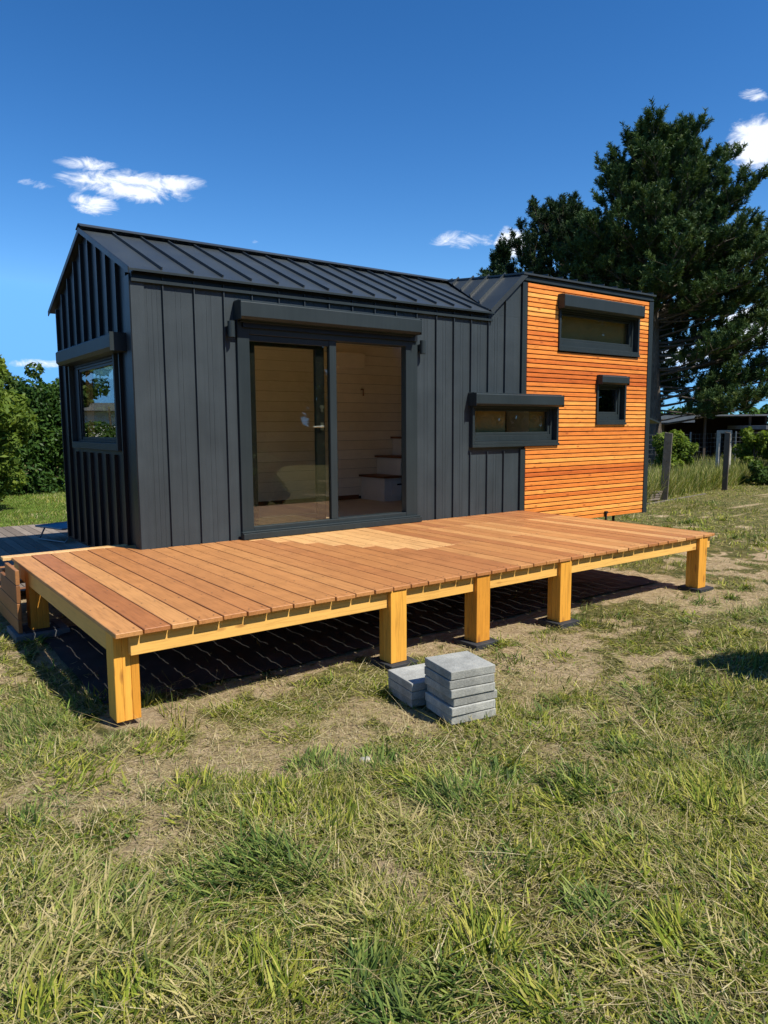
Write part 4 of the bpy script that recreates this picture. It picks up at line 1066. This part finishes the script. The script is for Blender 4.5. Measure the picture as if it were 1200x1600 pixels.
mb = MB(); mb.box(18.13, 4.68, -.1, 18.22, 4.77, 1.50); mb.build('shaft', M_kerb, gt, .008); mb = MB(); mb.box(18.25, 4.42, -.1, 18.34, 4.51, 1.50); mb.build('shaft', M_kerb, gt, .008)
mb = MB(); mb.bar((18.18, 4.72, 1.46), (18.30, 4.47, 1.46), .07, .09); mb.build('cross_bar', M_kerb, gt, .005)
# wire mesh fence
wf = thing('wire_fence', (19, 5.2, 0), 'grey wire mesh fence running behind the weeds', 'fence')
mb = MB(); A0 = Vector((15.0, 5.2, 0)); A1 = Vector((29, 5.9, 0))
for z in np.arange(.35, 1.40, .13): mb.bar(A0+Vector((0,0,z)), A1+Vector((0,0,z)), .0045, .0045)
for k in np.arange(0, 1.0001, 1/60): 
    p = A0.lerp(A1, k); mb.bar(p+Vector((0,0,.3)), p+Vector((0,0,1.40)), .004, .004, (1,0,0))
mb.build('wire_mesh', M_wire, wf)
for k in (0, .2, .4, .6, .8, 1): 
    p = A0.lerp(A1, k); mb = MB(); mb.tube([p+Vector((0,.03,-.1)), p+Vector((0,.03,1.45))], .025, 8); mb.build('post', M_frm, wf)
mb = MB(); mb.bar((11.3, 2.50, -.02), (14.6, 3.02, -.02), .05, .06); o = mb.build('concrete_kerb', M_dconc, None, .01); tag(o, 'low pale concrete kerb along the foot of the weeds', 'kerb')
mb = MB()
for k in range(4): mb.box(11.55+.06*k, 2.75, .02+.05*k, 12.3+.03*k, 3.1, .06+.05*k)
mb.bar((11.4, 2.9, .26), (12.35, 2.95, .25), .12, .04)
o = mb.build('board_pile', M_terr, None, .004); tag(o, 'little pile of grey boards at the foot of the leaning post', 'boards')
# sheds
s1 = thing('shed', (31, 12.5, 0), 'long dark open shed with pale flat roof behind the pine trunk', 'shed', None)
def sbox(m, u0, v0, z0, u1, v1, z1, O, ang):
    c, s = math.cos(ang), math.sin(ang)
    f = lambda u, v, z: (O[0]+u*c-v*s, O[1]+u*s+v*c, z)
    m.hexa([f(u0,v0,z0), f(u1,v0,z0), f(u1,v1,z0), f(u0,v1,z0)], [f(u0,v0,z1), f(u1,v0,z1), f(u1,v1,z1), f(u0,v1,z1)])
O1, an = (27.2, 15.0), R(-42)
mb = MB(); sbox(mb, 0, 3.0, 0, 7, 3.15, 2.05, O1, an); sbox(mb, 0, 0, 0, .12, 3, 2.05, O1, an); sbox(mb, 6.9, 0, 0, 7, 3, 2.05, O1, an); sbox(mb, 0, 0.1, 0, 2.2, .2, 2.05, O1, an); mb.build('wall', M_paint, s1)
mb = MB(); sbox(mb, -.4, -.5, 2.06, 7.3, 3.4, 2.13, O1, an); mb.build('roof', M_fibre, s1)
mb = MB(); sbox(mb, -.4, -.53, 1.78, 3.6, -.505, 2.12, O1, an); mb.build('fascia', M_fasc, s1)
for u in (2.3, 4.2, 6.2):
    mb = MB(); sbox(mb, u, .0, 0, u+.1, .1, 2.05, O1, an); mb.build('post', M_oldw, s1)
O2 = (29.5, 8.6)
s2 = thing('shed', (31, 7.5, 0), 'low brown shed with brick pier at the right picture edge', 'shed')
mb = MB(); sbox(mb, 0, .3, 0, 9, 4, 1.45, O2, R(-42)); mb.build('wall', M_paint, s2)
mb = MB(); sbox(mb, -.4, -.2, 1.46, 9.4, 4.2, 1.62, O2, R(-42)); mb.build('roof', M_fibre, s2)
mb = MB(); sbox(mb, .9, -.05, 0, 1.4, .29, 1.455, O2, R(-42)); mb.build('brick_pier', M_brick, s2)
mb = MB(); sbox(mb, 1.9, .27, .75, 2.7, .299, 1.3, O2, R(-42)); mb.build('window', M_gglass, s2)

# ------------------------------------------------------------------ surroundings seen only in the window glass, and an added shadow caster
b = (-2.7, 16.5, 0); bushy('garden_tree', b, [(0,0,3.6,1.6,1.6,1.5), (.9,.2,4.6,1.2,1.2,1.1), (-1.2,0,4.4,1.3,1.2,1.2)], 14000, .12, M_leafC, 'round garden tree left of the lawn, mirrored in the gable window', 'tree')
def belt(name, pts, hgt, n, size, m_, label):
    cs, rs = [], []
    for (x0, y0), (x1, y1) in zip(pts[:-1], pts[1:]):
        L_ = math.hypot(x1-x0, y1-y0)
        for s in np.arange(0, L_, 1.6):
            f = s/L_; top = hgt*(.75+.5*float(fbm(np.array([x0+(x1-x0)*f]), np.array([y0+(y1-y0)*f]), .13, 3)))
            for z in np.arange(.6, top, 1.5): cs.append((x0+(x1-x0)*f+rng.uniform(-.8, .8), y0+(y1-y0)*f+rng.uniform(-.8, .8), z)); q = rng.uniform(.9, 1.5); rs.append((q, q, q))
    V, F, rn = leaves(cs, rs, n, size); V[:, 2] = np.maximum(V[:, 2], .01)
    o = np_mesh(name, V, F, rn, m_); tag(o, label, 'wood', kind='stuff')
belt('tree_belt', [(-16, -24), (0, -30), (18, -30), (38, -22), (48, -8)], 11.5, 80000, .42, M_leafC, 'belt of broadleaf trees closing the garden behind the photographer')
belt('far_wood', [(30, 60), (50, 45), (66, 24), (74, 0), (70, -12)], 3.2, 30000, .4, M_leafA, 'low far line of trees on the horizon behind the sheds')
s3 = thing('garden_house', (-12, 24, 0), 'low pale garden house beyond the hedge at left', 'house')
mb = MB(); mb.box(-9, 22, 0, -3, 26, 2.3); mb.build('wall', M_white, s3); mb = MB(); mb.box(-9.4, 21.6, 2.31, -2.6, 26.4, 2.6); mb.build('roof', M_fibre, s3)
b = (3.2, -4.95, 0); bushy('shrub', b, [(0,0,.75,.42,.34,.5), (.5,-.1,.7,.5,.4,.5), (-.1,0,1.05,.3,.25,.25)], 14000, .06, M_leafC, 'small bush added out of view at right to cast a shadow', 'shrub')  # added outside the view to throw a shadow on the grass
